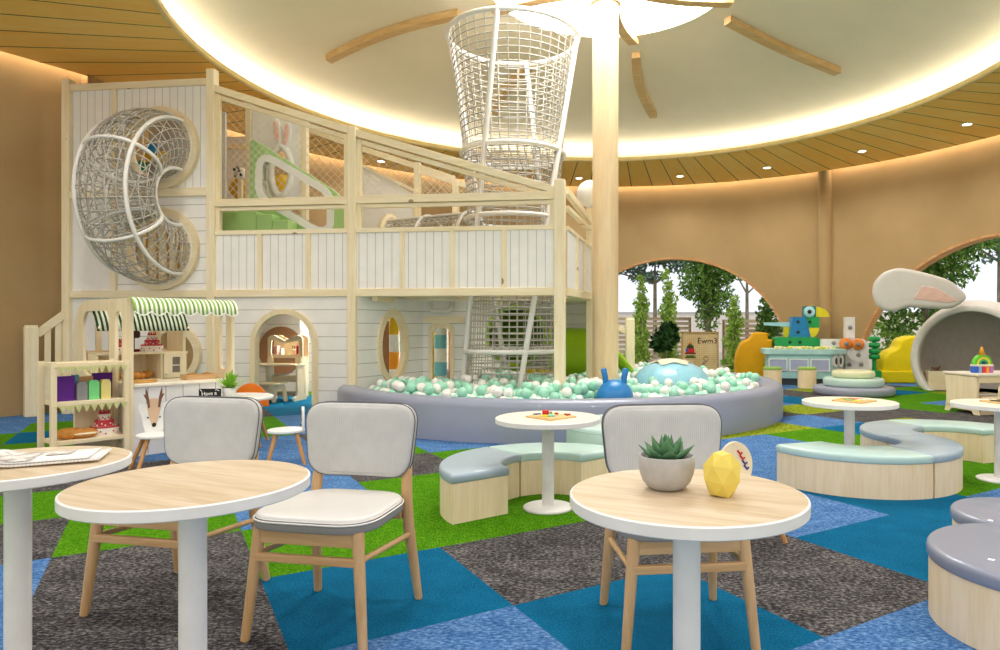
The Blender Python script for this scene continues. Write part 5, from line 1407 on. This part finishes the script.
for i, (c, h) in enumerate((('#c98a9a', .05), ('#6f7fb0', .04), ('#d8b8a8', .05), ('#e9e2d6', .03))):
    z = .11 + sum(q[1] for q in (('', .05), ('', .04), ('', .05), ('', .03))[:i])
    pp_ = at.matrix_world if False else None
    X = Matrix.Translation((A.x, A.y, 0)) @ Matrix.Rotation(an, 4, 'Z') @ Vector((.28, .25, z))
    tag(MB().box((0, 0, h / 2), (.3, .22, h - .004), None, .003).build('book', plain('cover ' + c, c), None, X, an), ('dusty pink book at the bottom of the pile under the activity table', 'blue-grey book second from the bottom of the pile under the activity table', 'peach book third up in the pile under the activity table', 'cream book on top of the pile under the activity table')[i], 'book', 'books under the activity table')
X = Matrix.Translation((A.x, A.y, 0)) @ Matrix.Rotation(an, 4, 'Z')
q = X @ Vector((.2, -.2, 0))
t = thing('kids_stool', 'small birch stool with an arched back pulled up to the activity table', 'stool', q, an)
MB().prism(archp(.16, .44, 14), .03, vm((0, -.0, 0))).build('arched_back', ply('z'), t)
MB().bb((-.13, .0, .22), (.13, .28, .25)).build('seat', ply('x'), t)
MB().bb((-.13, .24, 0), (.13, .27, .22)).build('leg_panel', ply('z'), t)
q = X @ Vector((.28, .27, TZ))
cas = thing('toy_castle', 'colourful toy castle of rainbow arches with an orange cone on top', 'toy', q, an)
for i, (x, c) in enumerate(((-.115, '#2f64c8'), (-.06, '#8fb0e6'), (0, '#e23a34'), (.055, '#f2994a'), (.115, '#c272c8'))):
    MB().box((x, 0, .045), (.052, .1, .09), None, .006).build('brick', plain('brick ' + c, c, .4), cas)
MB().box((0, 0, .105), (.27, .12, .025), None, .004).build('platform', plain('castle cream', '#f3ead2', .4), cas)
for ro, ri, c in ((.135, .105, '#64c832'), (.105, .075, '#ecd93a'), (.072, .045, '#3fb86a')):
    MB().prism(circ(ro, 28, None, (0, .118), 0, PI, False) + circ(ri, 28, None, (0, .118), 0, PI, False)[::-1], .07, vm((0, .035, 0))).build('arch', plain('arch ' + c, c, .4), cas)
MB().box((.045, -.0, .14), (.05, .07, .045), None, .006).build('brick', plain('brick teal', '#1f7f9a', .4), cas)
MB().lathe([(0, .25), (.045, .25), (.012, .36), (0, .365)], 16).build('cone', plain('cone orange', '#eaa126', .4), cas)
# pin board with the pixel picture beyond the pool
pb0 = pt(700, 0, 13.7); sc_ = 13.7 / F
pb = thing('peg_board', 'square beige peg board with a little pixel figure and lettering, standing beyond the pool', 'board', (pb0.x, pb0.y, 0), 0)
n = N('woven beige grid'); v = n.coord(); xy = n.xyz(v)
gx = n.math('GREATER_THAN', n.math('FRACT', n.math('MULTIPLY', xy[0], 24.0)), .78); gz = n.math('GREATER_THAN', n.math('FRACT', n.math('MULTIPLY', xy[2], 24.0)), .78)
n.col(n.mix(n.math('MULTIPLY', n.math('MAXIMUM', gx, gz), .5), n.ramp(n.noise(v, 3, 3), [(.3, lin('#c9ae7f')), (.7, lin('#dcc79d'))]), lin('#9d8354'))); GRD = n.fin(.8, .2)
w, zt = 18 * sc_, H - (333 - CY) * sc_
MB().bb((-w, 0, .0), (w, .03, zt)).build('panel', GRD, pb)
for a, b in (((-w - .01, -.02, 0), (-w + .015, .04, zt + .02)), ((w - .015, -.02, 0), (w + .01, .04, zt + .02)), ((-w, -.02, zt), (w, .04, zt + .025))):
    MB().bb(a, b).build('frame', wood('board frame', '#c19a62', '#a87f4a', 'z'), pb)
text_mesh('Ewm3', .165, 'lettering', plain('dark wire', '#4a3826', .6), vm((.15, -.004, H - (341 - CY) * sc_)), pb)
X = vm((-.2, -.004, 0)); px_ = .028
for rows, c, nm in (((('..x..', 9), ('.xxx.', 8)), '#c8862e', 'hat_tip'), ((('.xxx.', 7), ('xxxxx', 6), ('xxxxx', 5)), '#2c3a1c', 'dark_hair'), ((('xxxxxx', 4), ('xxxxxx', 3), ('xxxxxx', 2)), '#c4141c', 'red_body'), ((('xxxxxxxx', 1),), '#5a1a1c', 'belt'), ((('.xxxxxx.', -1), ('xxxxxxxx', -2)), '#4a5a1e', 'green_feet')):
    mb = MB()
    for s, r in rows:
        for k, ch in enumerate(s):
            if ch == 'x': x0 = (k - len(s) / 2) * px_; mb.bb((x0, -.012, .62 + r * px_), (x0 + px_, -.001, .62 + (r + 1) * px_))
    o = mb.build(nm, plain('bead ' + c, c, .5), pb)
    for v_ in o.data.vertices: v_.co.x -= .2
mb = MB(); mb.bb((-.29, -.014, .7), (-.24, -.001, .76)); mb.build('blue_shoulder', plain('bead blue', '#2b3fb0'), pb)
MB().tube([(.12 + .05 * cos(a), -.008, .56 + .05 * sin(a)) for a in [2 * PI * i / 20 for i in range(20)]], .008, 6, True).tube([(.09, -.008, .52), (.0, -.008, .34)], .012, 6).tube([(.14, -.008, .51), (.02, -.008, .33)], .006, 6).build('magnifier_outline', plain('silver brown', '#a5917c', .4), pb)
# ================================================================== GARDEN
gm = plain('garden gravel', '#b9b4a6', .9, .1, .15, 3)
mb = MB(); mb.add([(-40, 17.0, -.06), (45, 17.0, -.06), (45, 60, -.06), (-40, 60, -.06)], [[0, 1, 2, 3]]); mb.add([(9.2, -5, -.06), (45, -5, -.06), (45, 17, -.06), (9.2, 17, -.06)], [[0, 1, 2, 3]])
struct(mb.build('garden_ground', gm))
n = N('bark'); n.col(n.ramp(n.noise(n.coord((1, 1, .3)), 12, 4), [(.3, lin('#6d655a')), (.7, lin('#a79f90'))])); BARK = n.fin(.9, .1)
def leafmat(nm, a, b):
    n = N(nm); n.col(n.ramp(n.noise(n.coord(), 7, 2), [(.35, lin(a)), (.65, lin(b))]))
    n.b.inputs['Transmission Weight'].default_value = 0; return n.fin(.6, .2)
LM = {'dark': leafmat('dark leaves', '#3a5c30', '#64883f'), 'mid': leafmat('mid leaves', '#4a7836', '#86ad50'), 'light': leafmat('light leaves', '#92c048', '#c8e27c'), 'deep': leafmat('deep glossy leaves', '#1d3a1a', '#39602c'), 'blue': leafmat('blue green leaves', '#4a6a58', '#7f9c8c')}
def tree(p, h, th_, tr_, blobs, nl, ls, mat, label, name='garden_tree', cat='tree', seed=1, lean=(0, 0)):
    t = thing(name, label, cat, (p[0], p[1], -.06))
    r = random.Random(seed)
    mb = MB().tube([(0, 0, 0), (lean[0] * .3, lean[1] * .3, th_ * .5), (lean[0], lean[1], th_), (lean[0] * 1.2, lean[1] * 1.2, h * .9)], [tr_, tr_ * .85, tr_ * .7, tr_ * .2], 10)
    for (bx, by, bz, br, bh) in blobs[:5]: mb.tube([(lean[0], lean[1], min(th_, bz)), (bx * .6, by * .6, (min(th_, bz) + bz) / 2 + .1), (bx, by, bz)], [tr_ * .45, tr_ * .3, tr_ * .1], 6)
    mb.build('trunk', BARK, t)
    vs = []; fs = []; tot = sum(b[3] ** 2 * b[4] for b in blobs)
    for (bx, by, bz, br, bh) in blobs:
        k = int(1.8 * nl * br * br * bh / tot)
        for _ in range(k):
            u = r.uniform(-1, 1); a = r.uniform(0, 2 * PI); rr = r.random() ** .45
            q = math.sqrt(1 - u * u) * rr
            c = Vector((bx + br * q * cos(a), by + br * q * sin(a), bz + bh * u * rr))
            d = Vector((r.gauss(0, 1), r.gauss(0, 1), r.gauss(0, .7))).normalized(); e = d.orthogonal().normalized(); e = Matrix.Rotation(r.uniform(0, 6.3), 3, d) @ e; g = d.cross(e)
            s = ls * r.uniform(.7, 1.3); b0 = len(vs)
            vs += [c - e * s, c + g * s * .45, c + e * s, c - g * s * .45]; fs.append([b0, b0 + 1, b0 + 2, b0 + 3])
    MB().add(vs, fs).build('foliage', LM[mat], t)
    return t
def at(px, Y): return ((px - CX) / F * Y, Y)
def col_blobs(h0, h1, r, k, seed):
    q = random.Random(seed); o = []
    for i in range(k):
        u = i / (k - 1); z = h0 + (h1 - h0) * u; o.append((q.uniform(-.2, .2) * r, q.uniform(-.2, .2) * r, z, r * (1 - .6 * u) * q.uniform(.8, 1.15), (h1 - h0) / k * .9))
    return o
tree(at(708, 23), 4.2, 1.0, .14, [(.0, 0, 1.6, .45, .6), (.2, .1, 2.3, .75, .7), (-.35, 0, 2.8, .75, .7), (.3, 0, 3.3, .8, .7), (-.1, 0, 3.9, .9, .7), (.7, 0, 3.2, .5, .5)], 2600, .085, 'mid', 'full green tree with a pale forked trunk in the middle of the first arch', seed=2)
tree(at(655, 27), 4.5, 3.0, .1, [(-1.2, 0, 3.9, 1.1, .5), (0, 0, 4.3, 1.2, .6), (1.0, 0, 3.9, .8, .5), (-.3, .2, 3.3, .8, .3), (-2.2, 0, 3.6, .9, .4)], 2200, .1, 'blue', 'high dark blue-green tree crown along the top of the first arch', seed=3)
tree(at(747, 27), 4.2, 2.6, .09, [(0, 0, 3.4, .5, .3), (-.6, 0, 3.7, .6, .3), (.8, 0, 3.3, .5, .3)], 420, .09, 'blue', 'thin dark-stemmed tree standing behind the slatted fence in the first arch', seed=4)
tree(at(640, 20), 2.7, .5, .05, col_blobs(.4, 2.6, .4, 8, 1), 900, .075, 'light', 'slim light green climber nearest the column in the first arch', 'garden_shrub', 'shrub', 5)
tree(at(668, 20), 2.9, .5, .05, col_blobs(.3, 2.75, .42, 8, 2), 1000, .075, 'light', 'slim light green climber just behind the glossy dark shrub', 'garden_shrub', 'shrub', 6)
tree(at(665, 18.6), 1.4, .4, .04, [(0, 0, .95, .38, .3), (.1, 0, 1.2, .25, .2), (-.15, 0, .75, .25, .2)], 260, .12, 'deep', 'glossy dark-leaved shrub in front of the light green climbers', 'garden_shrub', 'shrub', 7)
tree(at(735, 20), 2.2, .4, .05, col_blobs(.2, 2.0, .42, 7, 3), 800, .075, 'light', 'light green shrub by the fence beside the orange cloud seat', 'garden_shrub', 'shrub', 8)
tree(at(768, 19.4), 2.6, .5, .05, col_blobs(.6, 2.5, .5, 7, 4), 900, .075, 'mid', 'dark green climbing shrub at the foot of the first arch above the bus table', 'garden_shrub', 'shrub', 9)
tree(at(925, 17), 4.2, 1.6, .13, [(-.3, 0, 2.3, .7, .5), (.3, 0, 2.7, .9, .6), (-.2, 0, 3.2, 1.0, .6), (.9, 0, 3.4, .9, .5), (-.6, 0, 1.5, .5, .5), (.3, 0, 1.6, .5, .4)], 2400, .085, 'mid', 'leafy green tree behind the rabbit ear in the second arch', seed=10)
tree(at(1000, 20), 5, 3.2, .1, [(0, 0, 4.0, 1.0, .4), (-1.3, .2, 4.1, .9, .4), (1, 0, 4.2, 1.0, .5), (-.4, 0, 3.3, .4, .15), (.2, 0, 3.5, .5, .2)], 1000, .095, 'blue', 'dark overhanging branches at the top of the second arch', seed=11)
tree(at(893, 18), 1.6, .3, .05, [(0, 0, .5, .5, .4), (.2, 0, 1.0, .4, .4), (-.3, 0, 1.2, .3, .3)], 500, .075, 'light', 'pale green bush between the yellow cloud seat and the wall of the second arch', 'garden_shrub', 'shrub', 12)
tree(at(985, 24), 2.4, .8, .08, [(0, 0, 1.4, 1.2, .7), (-1.3, 0, 1.3, 1.0, .6), (1.3, 0, 1.5, 1.2, .7)], 1100, .1, 'light', 'pale rounded bushes far off above the den in the second arch', 'garden_shrub', 'shrub', 13)
def fence(p0, p1, h, n_s, c, label):
    a = math.atan2(p1[1] - p0[1], p1[0] - p0[0]); L = math.hypot(p1[0] - p0[0], p1[1] - p0[1])
    t = thing('slatted_fence', label, 'fence', (p0[0], p0[1], -.06), a)
    mb = MB()
    for k in range(n_s): z = .05 + (h - .1) * k / (n_s - 1); mb.bb((0, -.015, z - .055), (L, .015, z + .055))
    mb.build('slat_panel', wood('fence wood ' + c, c, '#b39b7f', 'x', .7, 6), t)
    k = max(2, int(L / 1.6))
    for i in range(k + 1): x = L * i / k; MB().bb((x - .04, .02, 0), (x + .04, .08, h)).build('fence_post', wood('fence post wood', '#a89478', '#927c60', 'z', .7, 6), t)
fence(at(590, 24), at(690, 24), 1.6, 10, '#e2d3c0', 'pale slatted timber fence behind the light green climbers')
fence(at(724, 22), at(800, 22), 1.5, 10, '#d9c8b2', 'slatted timber fence behind the parrot toy in the first arch')
bl = thing('garden_wall', 'long white rendered wall at the back of the garden', 'wall', (0, 33, -.06))
MB().bb((-14, 0, 0), (30, .3, 1.9)).build('wall_panel', plain('white render', '#f1efec', .8), bl); MB().bb((-14, -.04, 1.9), (30, .34, 2.0)).build('coping', plain('grey coping', '#c9cbd2', .8), bl)

# ================================================================== LIGHT, SKY, CAMERA
w = bpy.data.worlds.new('sky'); bpy.context.scene.world = w; w.use_nodes = True
nt = w.node_tree; bg = nt.nodes['Background']
tc = nt.nodes.new('ShaderNodeTexCoord'); sx_ = nt.nodes.new('ShaderNodeSeparateXYZ'); rp = nt.nodes.new('ShaderNodeValToRGB')
nt.links.new(tc.outputs['Generated'], sx_.inputs[0]); ad = nt.nodes.new('ShaderNodeMath'); ad.operation = 'MULTIPLY_ADD'; ad.inputs[1].default_value = .5; ad.inputs[2].default_value = .5
nt.links.new(sx_.outputs[1], ad.inputs[0]); nt.links.new(ad.outputs[0], rp.inputs[0]); nt.links.new(rp.outputs[0], bg.inputs[0])
rp.color_ramp.elements[0].position = .45; rp.color_ramp.elements[0].color = lin('#fff8f1')
rp.color_ramp.elements[1].position = .8; rp.color_ramp.elements[1].color = lin('#eff4fd')
bg.inputs[1].default_value = 1.05
sc = bpy.context.scene
cd = bpy.data.cameras.new('camera'); cam = bpy.data.objects.new('camera', cd); COL.objects.link(cam)
cam.location = (0, 0, H); cam.rotation_euler = (PI / 2, 0, 0)
cd.sensor_fit = 'HORIZONTAL'; cd.sensor_width = 36; cd.lens = 36 * F / 1000
cd.shift_x = -(CX - 500) / 1000; cd.shift_y = (CY - 325) / 1000
cd.clip_start = .05; cd.clip_end = 300
sc.camera = cam
sc.view_settings.view_transform = 'Standard'; sc.view_settings.look = 'None'; sc.view_settings.gamma = 1; sc.view_settings.use_curve_mapping = False
sc.view_settings.exposure = 0.22
sc.cycles.use_denoising = True
sc.cycles.max_bounces = 8; sc.cycles.diffuse_bounces = 5
